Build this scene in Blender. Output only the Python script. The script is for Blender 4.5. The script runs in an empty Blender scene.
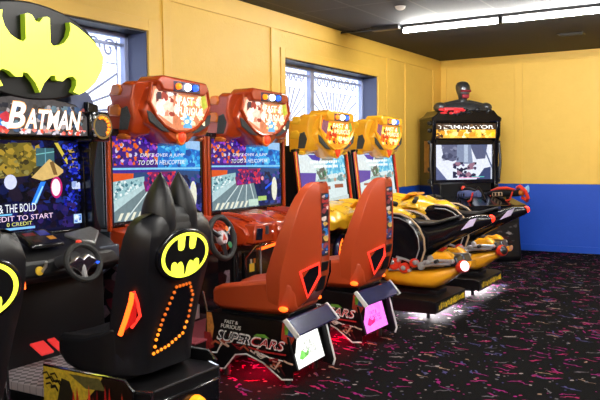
import bpy, bmesh, math, random
from math import sin, cos, pi, radians
from mathutils import Vector, Matrix
random.seed(7)
SC = bpy.context.scene
COL = SC.collection

# ------------------------------------------------------------------ materials
def node_mat(name):
    m = bpy.data.materials.new(name); m.use_nodes = True
    return m, m.node_tree, m.node_tree.nodes['Principled BSDF']

def mat(name, color, rough=.5, metal=0., emit=None, es=0., coat=0., spec=.5, vary=.0, vscale=30., bump=0., bscale=200.):
    m, t, b = node_mat(name)
    c = (*color, 1)
    b.inputs['Base Color'].default_value = c
    b.inputs['Roughness'].default_value = rough
    b.inputs['Metallic'].default_value = metal
    b.inputs['Coat Weight'].default_value = coat
    b.inputs['Coat Roughness'].default_value = .08
    b.inputs['Specular IOR Level'].default_value = spec
    if emit:
        b.inputs['Emission Color'].default_value = (*emit, 1)
        b.inputs['Emission Strength'].default_value = es
    tc = t.nodes.new('ShaderNodeTexCoord')
    if vary:
        n = t.nodes.new('ShaderNodeTexNoise'); n.inputs['Scale'].default_value = vscale; n.inputs['Detail'].default_value = 4
        t.links.new(tc.outputs['Object'], n.inputs['Vector'])
        mx = t.nodes.new('ShaderNodeMix'); mx.data_type = 'RGBA'
        mx.inputs['A'].default_value = tuple(x * (1 - vary) for x in color) + (1,)
        mx.inputs['B'].default_value = tuple(min(1, x * (1 + vary)) for x in color) + (1,)
        t.links.new(n.outputs['Fac'], mx.inputs['Factor']); t.links.new(mx.outputs['Result'], b.inputs['Base Color'])
    if bump:
        n = t.nodes.new('ShaderNodeTexNoise'); n.inputs['Scale'].default_value = bscale; n.inputs['Detail'].default_value = 3
        t.links.new(tc.outputs['Object'], n.inputs['Vector'])
        bp = t.nodes.new('ShaderNodeBump'); bp.inputs['Strength'].default_value = bump; bp.inputs['Distance'].default_value = .01
        t.links.new(n.outputs['Fac'], bp.inputs['Height']); t.links.new(bp.outputs['Normal'], b.inputs['Normal'])
    return m

def pic_mat(name, strength, rough=.25, grain=.25, gscale=60.):
    """printed / displayed picture; face colours come from the mesh colour layer. strength > 0: backlit or a screen"""
    m, t, b = node_mat(name)
    a = t.nodes.new('ShaderNodeVertexColor'); a.layer_name = 'Col'
    tc = t.nodes.new('ShaderNodeTexCoord')
    n = t.nodes.new('ShaderNodeTexNoise'); n.inputs['Scale'].default_value = gscale; n.inputs['Detail'].default_value = 3
    t.links.new(tc.outputs['Object'], n.inputs['Vector'])
    mr = t.nodes.new('ShaderNodeMapRange'); mr.inputs['From Min'].default_value = .25; mr.inputs['From Max'].default_value = .75
    mr.inputs['To Min'].default_value = 1 - grain; mr.inputs['To Max'].default_value = 1 + grain
    t.links.new(n.outputs['Fac'], mr.inputs['Value'])
    v = t.nodes.new('ShaderNodeVectorMath'); v.operation = 'SCALE'
    t.links.new(a.outputs['Color'], v.inputs[0]); t.links.new(mr.outputs['Result'], v.inputs['Scale'])
    if strength > 0:
        b.inputs['Base Color'].default_value = (.004, .004, .004, 1); b.inputs['Specular IOR Level'].default_value = .2
        t.links.new(v.outputs['Vector'], b.inputs['Emission Color']); b.inputs['Emission Strength'].default_value = strength
    else:
        t.links.new(v.outputs['Vector'], b.inputs['Base Color'])
    b.inputs['Roughness'].default_value = rough
    return m

def carpet_mat():
    m, t, b = node_mat('confetti_carpet')
    N = t.nodes.new; L = t.links.new
    tc = N('ShaderNodeTexCoord')
    nz = N('ShaderNodeTexNoise'); nz.inputs['Scale'].default_value = 300; nz.inputs['Detail'].default_value = 2
    L(tc.outputs['Object'], nz.inputs['Vector'])
    base = N('ShaderNodeMix'); base.data_type = 'RGBA'
    base.inputs['A'].default_value = (.002, .002, .0022, 1); base.inputs['B'].default_value = (.009, .0085, .009, 1)
    L(nz.outputs['Fac'], base.inputs['Factor'])
    cur = base.outputs['Result']
    def ramp(src, cols):
        r = N('ShaderNodeValToRGB'); r.color_ramp.interpolation = 'CONSTANT'
        e = r.color_ramp.elements
        for i, (p, c) in enumerate(cols):
            if i < 2: e[i].position = p
            else: e.new(p)
            e[i].color = (*c, 1)
        L(src, r.inputs['Fac']); return r.outputs['Color']
    def layer(cur, ang, sx, sy, rad, keep, cols, wob=0., woff=0.):
        # wobbly voronoi cells: dots when sx = sy, strokes when stretched
        mp = N('ShaderNodeMapping'); mp.vector_type = 'POINT'
        mp.inputs['Rotation'].default_value = (0, 0, radians(ang)); mp.inputs['Location'].default_value = (woff, woff * .7, 0)
        L(tc.outputs['Object'], mp.inputs['Vector'])
        vec = mp.outputs['Vector']
        if wob:
            w = N('ShaderNodeTexNoise'); w.inputs['Scale'].default_value = 20; w.inputs['Detail'].default_value = 1
            L(vec, w.inputs['Vector'])
            sb = N('ShaderNodeVectorMath'); sb.operation = 'SUBTRACT'; sb.inputs[1].default_value = (.5, .5, .5); L(w.outputs['Color'], sb.inputs[0])
            sc = N('ShaderNodeVectorMath'); sc.operation = 'SCALE'; sc.inputs['Scale'].default_value = wob; L(sb.outputs[0], sc.inputs[0])
            ad = N('ShaderNodeVectorMath'); ad.operation = 'ADD'; L(vec, ad.inputs[0]); L(sc.outputs[0], ad.inputs[1]); vec = ad.outputs[0]
        ml = N('ShaderNodeVectorMath'); ml.operation = 'MULTIPLY'; ml.inputs[1].default_value = (sx, sy, 0); L(vec, ml.inputs[0])
        vo = N('ShaderNodeTexVoronoi'); vo.voronoi_dimensions = '2D'; vo.inputs['Scale'].default_value = 1
        L(ml.outputs[0], vo.inputs['Vector'])
        lt = N('ShaderNodeMath'); lt.operation = 'LESS_THAN'; lt.inputs[1].default_value = rad; L(vo.outputs['Distance'], lt.inputs[0])
        sp = N('ShaderNodeSeparateColor'); L(vo.outputs['Color'], sp.inputs[0])
        kp = N('ShaderNodeMath'); kp.operation = 'LESS_THAN'; kp.inputs[1].default_value = keep; L(sp.outputs[0], kp.inputs[0])
        an = N('ShaderNodeMath'); an.operation = 'MULTIPLY'; L(lt.outputs[0], an.inputs[0]); L(kp.outputs[0], an.inputs[1])
        mx = N('ShaderNodeMix'); mx.data_type = 'RGBA'
        L(an.outputs[0], mx.inputs['Factor']); L(cur, mx.inputs['A']); L(ramp(sp.outputs[1], cols), mx.inputs['B'])
        return mx.outputs['Result']
    P = (.24, .018, .080); M_ = (.18, .012, .10); W_ = (.24, .20, .19); Bl = (.055, .05, .13); G = (.10, .09, .10); T = (.22, .14, .10)
    cur = layer(cur, 18, 3.6, 29, .24, .17, [(0, M_), (.4, P), (.62, Bl), (.82, T)], .07, 1.3)
    cur = layer(cur, -28, 4.0, 30, .23, .13, [(0, P), (.4, G), (.7, W_), (.85, M_)], .07, 4.1)
    cur = layer(cur, 58, 4.5, 28, .22, .07, [(0, Bl), (.5, M_), (.8, G)], .07, 7.7)
    cur = layer(cur, 0, 9, 9, .115, .30, [(0, P), (.3, W_), (.48, G), (.7, M_), (.86, T)], .03, 2.2)
    cur = layer(cur, 33, 17, 17, .12, .22, [(0, G), (.4, M_), (.6, W_), (.75, Bl)], .02, 5.2)
    L(cur, b.inputs['Base Color'])
    b.inputs['Roughness'].default_value = .95; b.inputs['Specular IOR Level'].default_value = .03
    bp = N('ShaderNodeBump'); bp.inputs['Strength'].default_value = .4; bp.inputs['Distance'].default_value = .004
    L(nz.outputs['Fac'], bp.inputs['Height']); L(bp.outputs['Normal'], b.inputs['Normal'])
    return m

def wall_mat():
    m, t, b = node_mat('two_tone_wall_paint')
    N = t.nodes.new; L = t.links.new
    tc = N('ShaderNodeTexCoord'); sp = N('ShaderNodeSeparateXYZ'); L(tc.outputs['Object'], sp.inputs[0])
    nz = N('ShaderNodeTexNoise'); nz.inputs['Scale'].default_value = 5; nz.inputs['Detail'].default_value = 7; nz.inputs['Roughness'].default_value = .7
    L(tc.outputs['Object'], nz.inputs['Vector'])
    ye = N('ShaderNodeMix'); ye.data_type = 'RGBA'
    ye.inputs['A'].default_value = (.74, .455, .066, 1); ye.inputs['B'].default_value = (.84, .545, .105, 1)
    L(nz.outputs['Fac'], ye.inputs['Factor'])
    bl = N('ShaderNodeMix'); bl.data_type = 'RGBA'
    bl.inputs['A'].default_value = (.002, .055, .44, 1); bl.inputs['B'].default_value = (.004, .072, .54, 1)
    L(nz.outputs['Fac'], bl.inputs['Factor'])
    lt = N('ShaderNodeMath'); lt.operation = 'LESS_THAN'; lt.inputs[1].default_value = 1.047; L(sp.outputs['Z'], lt.inputs[0])
    mx = N('ShaderNodeMix'); mx.data_type = 'RGBA'
    L(lt.outputs[0], mx.inputs['Factor']); L(ye.outputs['Result'], mx.inputs['A']); L(bl.outputs['Result'], mx.inputs['B'])
    L(mx.outputs['Result'], b.inputs['Base Color']); b.inputs['Roughness'].default_value = .55
    n2 = N('ShaderNodeTexNoise'); n2.inputs['Scale'].default_value = 45; n2.inputs['Detail'].default_value = 5; L(tc.outputs['Object'], n2.inputs['Vector'])
    bp = N('ShaderNodeBump'); bp.inputs['Strength'].default_value = .25; bp.inputs['Distance'].default_value = .01
    L(n2.outputs['Fac'], bp.inputs['Height']); L(bp.outputs['Normal'], b.inputs['Normal'])
    return m

def ceiling_mat():
    m, t, b = node_mat('dark_ceiling_tiles')
    N = t.nodes.new; L = t.links.new
    tc = N('ShaderNodeTexCoord')
    mp = N('ShaderNodeMapping'); mp.inputs['Location'].default_value = (2.92, -8.17, 0)
    L(tc.outputs['Object'], mp.inputs['Vector'])
    br = N('ShaderNodeTexBrick'); br.offset = 0; br.inputs['Scale'].default_value = 1
    br.inputs['Brick Width'].default_value = .61; br.inputs['Row Height'].default_value = 1.22; br.inputs['Mortar Size'].default_value = .011
    br.inputs['Color1'].default_value = (.036, .041, .052, 1); br.inputs['Color2'].default_value = (.044, .049, .062, 1); br.inputs['Mortar'].default_value = (.085, .09, .10, 1)
    L(mp.outputs['Vector'], br.inputs['Vector'])
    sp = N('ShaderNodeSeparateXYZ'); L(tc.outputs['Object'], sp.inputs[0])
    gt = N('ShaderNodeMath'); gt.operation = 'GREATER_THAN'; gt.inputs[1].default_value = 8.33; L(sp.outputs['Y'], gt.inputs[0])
    mx = N('ShaderNodeMix'); mx.data_type = 'RGBA'; mx.inputs['B'].default_value = (.019, .017, .0165, 1)  # past the tube row the shade is put into a darker plain colour
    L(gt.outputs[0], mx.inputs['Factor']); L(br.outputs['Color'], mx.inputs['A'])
    nz = N('ShaderNodeTexNoise'); nz.inputs['Scale'].default_value = 60; nz.inputs['Detail'].default_value = 5; L(tc.outputs['Object'], nz.inputs['Vector'])
    bp = N('ShaderNodeBump'); bp.inputs['Strength'].default_value = .3; bp.inputs['Distance'].default_value = .01
    L(nz.outputs['Fac'], bp.inputs['Height']); L(bp.outputs['Normal'], b.inputs['Normal'])
    L(mx.outputs['Result'], b.inputs['Base Color']); b.inputs['Roughness'].default_value = .8
    return m

def tread_mat():
    m, t, b = node_mat('diamond_tread_plate')
    N = t.nodes.new; L = t.links.new
    tc = N('ShaderNodeTexCoord'); mp = N('ShaderNodeMapping'); mp.inputs['Rotation'].default_value = (0, 0, radians(45)); mp.inputs['Scale'].default_value = (28, 28, 1)
    L(tc.outputs['Object'], mp.inputs['Vector'])
    ck = N('ShaderNodeTexChecker'); ck.inputs['Scale'].default_value = 1; L(mp.outputs['Vector'], ck.inputs['Vector'])
    wv = N('ShaderNodeTexWave'); wv.inputs['Scale'].default_value = .5; L(mp.outputs['Vector'], wv.inputs['Vector'])
    mr = N('ShaderNodeMix'); mr.data_type = 'RGBA'; mr.inputs['A'].default_value = (.16, .13, .14, 1); mr.inputs['B'].default_value = (.55, .48, .50, 1)
    L(ck.outputs['Fac'], mr.inputs['Factor']); L(mr.outputs['Result'], b.inputs['Base Color'])
    bp = N('ShaderNodeBump'); bp.inputs['Strength'].default_value = .6; bp.inputs['Distance'].default_value = .004
    L(ck.outputs['Fac'], bp.inputs['Height']); L(bp.outputs['Normal'], b.inputs['Normal'])
    b.inputs['Metallic'].default_value = .35; b.inputs['Roughness'].default_value = .4
    return m

def glass_mat():
    m = bpy.data.materials.new('window_glass'); m.use_nodes = True
    t = m.node_tree; t.nodes.clear()
    o = t.nodes.new('ShaderNodeOutputMaterial'); g = t.nodes.new('ShaderNodeBsdfGlossy'); g.inputs['Roughness'].default_value = .02
    tr = t.nodes.new('ShaderNodeBsdfTransparent'); tr.inputs['Color'].default_value = (.95, .97, 1, 1)
    mx = t.nodes.new('ShaderNodeMixShader'); mx.inputs[0].default_value = .06
    t.links.new(tr.outputs[0], mx.inputs[1]); t.links.new(g.outputs[0], mx.inputs[2]); t.links.new(mx.outputs[0], o.inputs[0])
    return m

M = {}
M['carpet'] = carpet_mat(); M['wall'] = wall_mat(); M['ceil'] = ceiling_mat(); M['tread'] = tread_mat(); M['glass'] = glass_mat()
M['yellow_trim'] = mat('yellow_trim_paint', (.80, .50, .082), .5, vary=.06, vscale=4)
M['blue_trim'] = mat('blue_trim_paint', (.003, .066, .50), .5, vary=.1, vscale=4)
M['alu'] = mat('window_aluminium', (.36, .42, .66), .4, .3)
M['bar'] = mat('grille_iron', (.50, .52, .70), .5)
M['black'] = mat('black_laminate', (.0045, .0045, .0055), .42, spec=.28, vary=.3)
M['gloss_black'] = mat('gloss_black_plastic', (.005, .005, .007), .16, spec=.4, coat=.25)
M['vinyl_black'] = mat('black_vinyl', (.007, .007, .009), .36, spec=.35, bump=.12, bscale=350)
M['dgrey'] = mat('dark_grey_plastic', (.035, .035, .04), .4)
M['red_shell'] = mat('metallic_red_shell', (.36, .038, .005), .26, .1, coat=.35, vary=.18, vscale=9)
M['red_dash'] = mat('red_dash_plastic', (.42, .042, .007), .24, .05, coat=.35, vary=.3, vscale=14)
M['yel_shell'] = mat('metallic_amber_shell', (.86, .42, .018), .24, .05, coat=.35, vary=.12, vscale=9)
M['yel_dash'] = mat('amber_dash_plastic', (.90, .50, .022), .22, .0, coat=.7, vary=.2, vscale=14)
M['amber_cowl'] = mat('amber_engine_cowl', (.88, .38, .012), .2, .0, coat=.7, vary=.12, vscale=9)
M['orange_vinyl'] = mat('orange_red_vinyl', (.42, .054, .013), .32, bump=.1, bscale=300, vary=.05, vscale=6)
M['orange_trim'] = mat('bright_orange_trim', (.62, .16, .015), .3, coat=.4)
M['chrome'] = mat('chrome', (.75, .75, .78), .14, 1.)
M['silver'] = mat('silver_plastic', (.55, .55, .57), .3, .6)
M['dash_grey'] = mat('brushed_grey_panel', (.20, .20, .20), .3, .5, vary=.3, vscale=40)
M['white'] = mat('white_plastic', (.75, .75, .74), .4)
M['navy'] = mat('glossy_navy_bar', (.012, .016, .075), .2, coat=.6)
M['rubber'] = mat('black_rubber', (.012, .012, .012), .7)
M['grille'] = mat('speaker_mesh', (.035, .04, .04), .75, bump=.8, bscale=120)
M['tan'] = mat('tan_piping', (.45, .30, .18), .4)
M['bluegrey'] = mat('blue_grey_fin', (.075, .095, .19), .5)
M['gunmetal'] = mat('gunmetal', (.06, .065, .075), .32, .85, vary=.3, vscale=25)
M['gun_blue'] = mat('blue_grey_plastic', (.10, .13, .30), .35, vary=.4, vscale=18)
M['gun_red'] = mat('bright_red_plastic', (.75, .04, .015), .3, coat=.4, vary=.15, vscale=20)
M['yellow_label'] = mat('yellow_sticker', (.85, .55, .04), .5)
M['redlit_mat'] = mat('red_lit_floor_mat', (.22, .03, .045), .55, bump=.6, bscale=90)  # red light on the footwell floor is put into this base colour
M['e_white'] = mat('lit_white', (.8, .8, .8), .4, emit=(1, 1, 1), es=4)
M['e_whitesoft'] = mat('lit_white_soft', (.8, .8, .8), .4, emit=(1, .88, .95), es=1.6)
M['e_orange'] = mat('lit_orange', (.8, .2, .0), .4, emit=(1, .17, .005), es=1.6)
M['e_amber'] = mat('lit_amber_led', (.8, .2, .0), .4, emit=(1, .25, .015), es=1.3)
M['e_amberdim'] = mat('dim_amber_led', (.4, .08, .0), .4, emit=(.8, .14, .01), es=.7)
M['e_blue'] = mat('lit_blue', (.0, .05, .7), .4, emit=(.02, .10, 1), es=1.8)
M['e_red'] = mat('lit_red', (.6, .01, .0), .4, emit=(1, .02, .005), es=3)
M['e_redneon'] = mat('red_neon', (.6, .01, .0), .4, emit=(1, .035, .02), es=1.6)
M['e_hot'] = mat('orange_red_neon', (.8, .1, .0), .4, emit=(1, .10, .01), es=3)
M['e_yel'] = mat('lit_lime_yellow', (.7, .8, .05), .4, emit=(.92, 1, .06), es=1.25)
M['e_batface'] = mat('backlit_yellow_face', (.7, .75, .1), .35, emit=(1, 1, .06), es=1.05)
M['lime_edge'] = mat('lime_edge', (.22, .34, .015), .4, emit=(.25, .38, .01), es=.25)
M['e_underred'] = mat('red_underglow_strip', (.6, .0, .02), .5, emit=(1, .005, .04), es=60)
M['e_underwhite'] = mat('white_underglow_strip', (.8, .8, .8), .5, emit=(1, .92, .95), es=320)
M['tube'] = mat('fluorescent_tube', (.9, .9, .9), .4, emit=(1, .97, .90), es=182)
M['pic_screen'] = pic_mat('video_screen', 1.0, .12, .12, 40)
M['pic_back'] = pic_mat('backlit_artwork', 1.45, .2, .25, 30)
M['pic_soft'] = pic_mat('dim_backlit_artwork', .55, .2, .4, 40)
M['pic_paint'] = pic_mat('printed_artwork', 0, .35, .35, 50)

# ------------------------------------------------------------------ geometry helpers
def V(*a): return Vector(a)

class MB:
    def __init__(s): s.v = []; s.f = []; s.m = []; s.mi = 0
    def add(s, vs, fs, T=None):
        o = len(s.v)
        s.v += [tuple(T @ Vector(p)) if T is not None else tuple(p) for p in vs]
        s.f += [tuple(i + o for i in f) for f in fs]; s.m += [s.mi] * len(fs)
        return s
    def mat(s, i): s.mi = i; return s
    def box(s, a, b, T=None):
        (x0, y0, z0), (x1, y1, z1) = a, b
        vs = [(x0,y0,z0),(x1,y0,z0),(x1,y1,z0),(x0,y1,z0),(x0,y0,z1),(x1,y0,z1),(x1,y1,z1),(x0,y1,z1)]
        return s.add(vs, [(3,2,1,0),(4,5,6,7),(0,1,5,4),(1,2,6,5),(2,3,7,6),(3,0,4,7)], T)
    def prism(s, poly, plane, d0, d1, T=None, shrink=None):
        f = {'yz': lambda p, d: (d, p[0], p[1]), 'xz': lambda p, d: (p[0], d, p[1]), 'xy': lambda p, d: (p[0], p[1], d)}[plane]
        n = len(poly); p2 = poly
        if shrink:
            cx = sum(p[0] for p in poly) / n; cy = sum(p[1] for p in poly) / n
            p2 = [(cx + (p[0]-cx)*shrink, cy + (p[1]-cy)*shrink) for p in poly]
        vs = [f(p, d0) for p in poly] + [f(p, d1) for p in p2]
        fs = [tuple(range(n)), tuple(range(2*n-1, n-1, -1))] + [(i, (i+1) % n, n+(i+1) % n, n+i) for i in range(n)]
        return s.add(vs, fs, T)
    def loft(s, rings, cap=True, closed=False, T=None):
        n = len(rings[0]); vs = [p for r in rings for p in r]; fs = []
        K = len(rings)
        for k in range(K if closed else K-1):
            a, b = k*n, ((k+1) % K)*n
            fs += [(a+i, a+(i+1) % n, b+(i+1) % n, b+i) for i in range(n)]
        if cap and not closed: fs += [tuple(range(n-1, -1, -1)), tuple(range((K-1)*n, K*n))]
        return s.add(vs, fs, T)
    def tube(s, pts, r, n=8, closed=False, T=None):
        pts = [Vector(p) for p in pts]; K = len(pts); rr = r if isinstance(r, (list, tuple)) else [r]*K
        rings = []; up = None
        for k in range(K):
            if closed: t = pts[(k+1) % K] - pts[k-1]
            else: t = pts[min(k+1, K-1)] - pts[max(k-1, 0)]
            t.normalize()
            if up is None: up = t.orthogonal().normalized()
            up = (up - t*up.dot(t)); up = up.normalized() if up.length > 1e-6 else t.orthogonal().normalized()
            w = t.cross(up)
            rings.append([tuple(pts[k] + rr[k]*(cos(2*pi*i/n)*up + sin(2*pi*i/n)*w)) for i in range(n)])
        return s.loft(rings, True, closed, T)
    def lathe(s, prof, o=(0,0,0), axis=(0,0,1), n=20):
        ax = Vector(axis).normalized(); u = ax.orthogonal().normalized(); w = ax.cross(u); o = Vector(o)
        return s.loft([[tuple(o + ax*h + max(r, 1e-4)*(cos(2*pi*i/n)*u + sin(2*pi*i/n)*w)) for i in range(n)] for r, h in prof])
    def cyl(s, a, b, r, n=14):
        a, b = Vector(a), Vector(b); return s.lathe([(r, 0), (r, (b-a).length)], a, b-a, n)
    def ball(s, c, r, n=14):
        rx, ry, rz = r if isinstance(r, (tuple, list)) else (r, r, r)
        return s.loft([[(c[0]+rx*max(sin(pi*k/8), .01)*cos(2*pi*i/n), c[1]+ry*max(sin(pi*k/8), .01)*sin(2*pi*i/n), c[2]-rz*cos(pi*k/8)) for i in range(n)] for k in range(9)])
    def torus(s, c, R, r, nrm=(1,0,0), n=28, m=8, sx=1., sy=1., a0=0, a1=2*pi):
        nv = Vector(nrm).normalized(); u = V(0,0,1) - nv*nv.z; u = u.normalized() if u.length > .01 else V(1,0,0); w = u.cross(nv)
        full = abs(a1-a0-2*pi) < 1e-6
        K = n if full else n+1
        pts = [Vector(c) + R*(sx*sin(a0+(a1-a0)*k/n)*w + sy*cos(a0+(a1-a0)*k/n)*u) for k in range(K)]
        return s.tube(pts, r, m, full)
    def build(s, name, mats, parent=None, bevel=0., seg=2, smooth=40, subd=0):
        me = bpy.data.meshes.new(name); me.from_pydata(s.v, [], s.f)
        for m in (mats if isinstance(mats, (list, tuple)) else [mats]): me.materials.append(M[m] if isinstance(m, str) else m)
        me.polygons.foreach_set('material_index', s.m)
        bm = bmesh.new(); bm.from_mesh(me); bmesh.ops.recalc_face_normals(bm, faces=bm.faces); bm.to_mesh(me); bm.free()
        me.polygons.foreach_set('use_smooth', [True]*len(me.polygons))
        if not subd: me.set_sharp_from_angle(angle=radians(smooth))
        o = bpy.data.objects.new(name, me); COL.objects.link(o)
        if parent: o.parent = parent
        if bevel:
            b = o.modifiers.new('bevel', 'BEVEL'); b.width = bevel; b.segments = seg; b.limit_method = 'ANGLE'; b.angle_limit = radians(35); b.harden_normals = False
        if subd:
            q = o.modifiers.new('subd', 'SUBSURF'); q.levels = subd; q.render_levels = subd
        return o

_glyph = {}
def glyphs(txt, shear=0., bold=0.):
    k = (txt, shear, bold)
    if k not in _glyph:
        c = bpy.data.curves.new('t', 'FONT'); c.body = txt; c.size = 1; c.shear = shear; c.resolution_u = 3; c.offset = bold
        o = bpy.data.objects.new('t', c); COL.objects.link(o)
        dg = bpy.context.evaluated_depsgraph_get(); me = bpy.data.meshes.new_from_object(o.evaluated_get(dg))
        vs = [v.co.copy() for v in me.vertices]; fs = [tuple(p.vertices) for p in me.polygons]
        bpy.data.objects.remove(o); bpy.data.curves.remove(c); bpy.data.meshes.remove(me)
        x0 = min(v.x for v in vs); x1 = max(v.x for v in vs); y0 = min(v.y for v in vs); y1 = max(v.y for v in vs)
        _glyph[k] = ([((v.x-x0)/(x1-x0), (v.y-y0)/(y1-y0)) for v in vs], fs)
    return _glyph[k]

def lin(c):
    return tuple(((x/255)/12.92 if x/255 <= .04045 else ((x/255+.055)/1.055)**2.4) for x in c)

class Pic:
    """flat picture made of coloured facets stacked by fractions of a millimetre on a real panel"""
    def __init__(s, O, U, W, gap=.0007):
        s.O, s.U, s.W = Vector(O), Vector(U), Vector(W); s.N = s.U.cross(s.W).normalized(); s.n = 0; s.g = gap
        s.v = []; s.f = []; s.c = []
    def P(s, u, w): return tuple(s.O + s.U*u + s.W*w + s.N*(s.g*s.n))
    def _add(s, pts, fs, col):
        o = len(s.v); s.v += [s.P(*p) for p in pts]; s.f += [tuple(i+o for i in f) for f in fs]; s.c += [lin(col)]*len(fs); s.n += 1
        return s
    def poly(s, pts, col):
        a = sum(pts[i][0]*pts[(i+1) % len(pts)][1]-pts[(i+1) % len(pts)][0]*pts[i][1] for i in range(len(pts)))
        if a < 0: pts = pts[::-1]
        return s._add(pts, [tuple(range(len(pts)))], col)
    def polys(s, lst, col):
        s.n += 1
        for p in lst: s.poly(p, col); s.n -= 1
        return s
    def rect(s, u0, w0, u1, w1, col): return s.poly([(u0,w0),(u1,w0),(u1,w1),(u0,w1)], col)
    def circ(s, u, w, r, col, n=16, ry=None): return s.poly([(u+r*cos(2*pi*i/n), w+(ry or r)*sin(2*pi*i/n)) for i in range(n)], col)
    def line(s, pts, wd, col):
        fs = []; ps = []
        for i, p in enumerate(pts):
            a = pts[max(i-1, 0)]; b = pts[min(i+1, len(pts)-1)]
            d = math.hypot(b[0]-a[0], b[1]-a[1]) or 1; nx, ny = -(b[1]-a[1])/d*wd/2, (b[0]-a[0])/d*wd/2
            ps += [(p[0]+nx, p[1]+ny), (p[0]-nx, p[1]-ny)]
        for i in range(len(pts)-1): fs.append((2*i, 2*i+1, 2*i+3, 2*i+2))
        return s._add(ps, fs, col)
    def text(s, t, u0, w0, u1, w1, col, shear=0., skew=0., bold=0.):
        g, fs = glyphs(t, shear, bold)
        return s._add([(u0+(u1-u0)*a, w0+(w1-w0)*b+skew*a) for a, b in g], fs, col)
    def blobs(s, u0, w0, u1, w1, cols, n, r0, r1, seed, sq=False):
        R = random.Random(seed)
        for i in range(n):
            u = R.uniform(u0, u1); w = R.uniform(w0, w1); r = R.uniform(r0, r1); k = R.choice(cols)
            ph = R.uniform(0, 6)
            nn = 4 if sq else 7
            pts = [(min(u1, max(u0, u+r*R.uniform(.55, 1.2)*cos(ph+2*pi*j/nn))), min(w1, max(w0, w+r*R.uniform(.4, 1)*sin(ph+2*pi*j/nn)))) for j in range(nn)]
            s._add(pts, [tuple(range(nn))], k); s.n -= .98
        s.n += .6
        return s
    def build(s, name, m, parent=None, back=None):
        me = bpy.data.meshes.new(name); me.from_pydata(s.v, [], s.f)
        me.materials.append(M[m])
        ca = me.color_attributes.new('Col', 'FLOAT_COLOR', 'CORNER')
        for p in me.polygons:
            for li in p.loop_indices: ca.data[li].color = (*s.c[p.index], 1)
        o = bpy.data.objects.new(name, me); COL.objects.link(o)
        if parent: o.parent = parent
        return o

def ring(cx, cy, cz, ux, uy, axis='x', n=16, e=2.4):
    """super-ellipse section across the given axis"""
    r = []
    for i in range(n):
        a = 2*pi*(i+.5)/n; c, s_ = cos(a), sin(a)
        p = math.copysign(abs(c)**(2/e), c)*ux; q = math.copysign(abs(s_)**(2/e), s_)*uy
        r.append({'x': (cx, cy+p, cz+q), 'z': (cx+p, cy+q, cz), 'y': (cx+p, cy, cz+q)}[axis])
    return r

def empty(name, loc, rz, label, cat, group=None):
    o = bpy.data.objects.new(name, None); COL.objects.link(o); o.empty_display_size = .1
    o.location = loc; o.rotation_euler = (0, 0, radians(rz)); o['label'] = label; o['category'] = cat
    if group: o['group'] = group
    return o
def tag(o, label, cat, group=None):
    o['label'] = label; o['category'] = cat
    if group: o['group'] = group
    return o
def struct(o): o['kind'] = 'structure'; return o
def copy_tree(o, parent=None):
    c = o.copy(); COL.objects.link(c)
    if parent: c.parent = parent
    for ch in list(o.children): copy_tree(ch, c)
    return c

# ------------------------------------------------------------------ the room
XL, YB, ZC = -4.34, 11.743, 3.058
XR, YF = 6.5, -3.5
struct(MB().box((XL-.3, YF-.2, -.1), (XR+.2, YB+.2, 0)).build('floor', 'carpet'))
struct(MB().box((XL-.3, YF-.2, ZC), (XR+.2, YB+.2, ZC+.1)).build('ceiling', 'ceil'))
WIN = [(2.36, 4.74, .80, 2.575), (6.905, 9.30, .80, 2.59)]
wl = MB(); TH = .27
ys = [YF-.2, WIN[0][0], WIN[0][1], WIN[1][0], WIN[1][1], YB+.2]
for i in (0, 2, 4): wl.box((XL-TH, ys[i], 0), (XL, ys[i+1], ZC))
for (a, b, c, d) in WIN: wl.box((XL-TH, a, 0), (XL, b, c)); wl.box((XL-TH, a, d), (XL, b, ZC))
struct(wl.build('wall_left', 'wall'))
struct(MB().box((XL, YB, 0), (XR, YB+.2, ZC)).build('wall_back', 'wall'))
struct(MB().box((XR, YF, 0), (XR+.2, YB, ZC)).build('wall_right', 'wall'))
struct(MB().box((XL, YF-.2, 0), (XR, YF, ZC)).build('wall_front', 'wall'))
# flat boards and casings on the walls
tn = [0]
def trim(a, b, m='yellow_trim'):
    tn[0] += 1; struct(MB().box(a, b).build('trim_%d' % tn[0], m, bevel=.003))
e = .016
trim((XL, YF, 2.875), (XL+e, YB, ZC))
for y0, y1 in ((6.635, 6.80), (9.60, 9.70), (10.26, 10.36), (11.40, YB), (4.93, 5.03)): trim((XL, y0, 1.047), (XL+e, y1, 2.875))
for (a, b, c, d) in WIN:
    trim((XL, a-.09, c-.09), (XL+.022, a, d+.10)); trim((XL, b, c-.09), (XL+.022, b+.26 if b > 9 else b+.16, d+.10)); trim((XL, a, d), (XL+.022, b, d+.10))
trim((XL+e, YB-e, 2.93), (XR, YB, ZC))
for x0, x1 in ((-4.32, -4.22), (-3.11, -2.985), (-1.98, -1.86)): trim((x0, YB-e, 1.047), (x1, YB, 2.93))
struct(MB().box((XL, YF, 0), (XL+.014, YB, .10)).build('baseboard_left', 'blue_trim', bevel=.003))
struct(MB().box((XL+.014, YB-.014, 0), (XR, YB, .10)).build('baseboard_back', 'blue_trim', bevel=.003))

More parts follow.
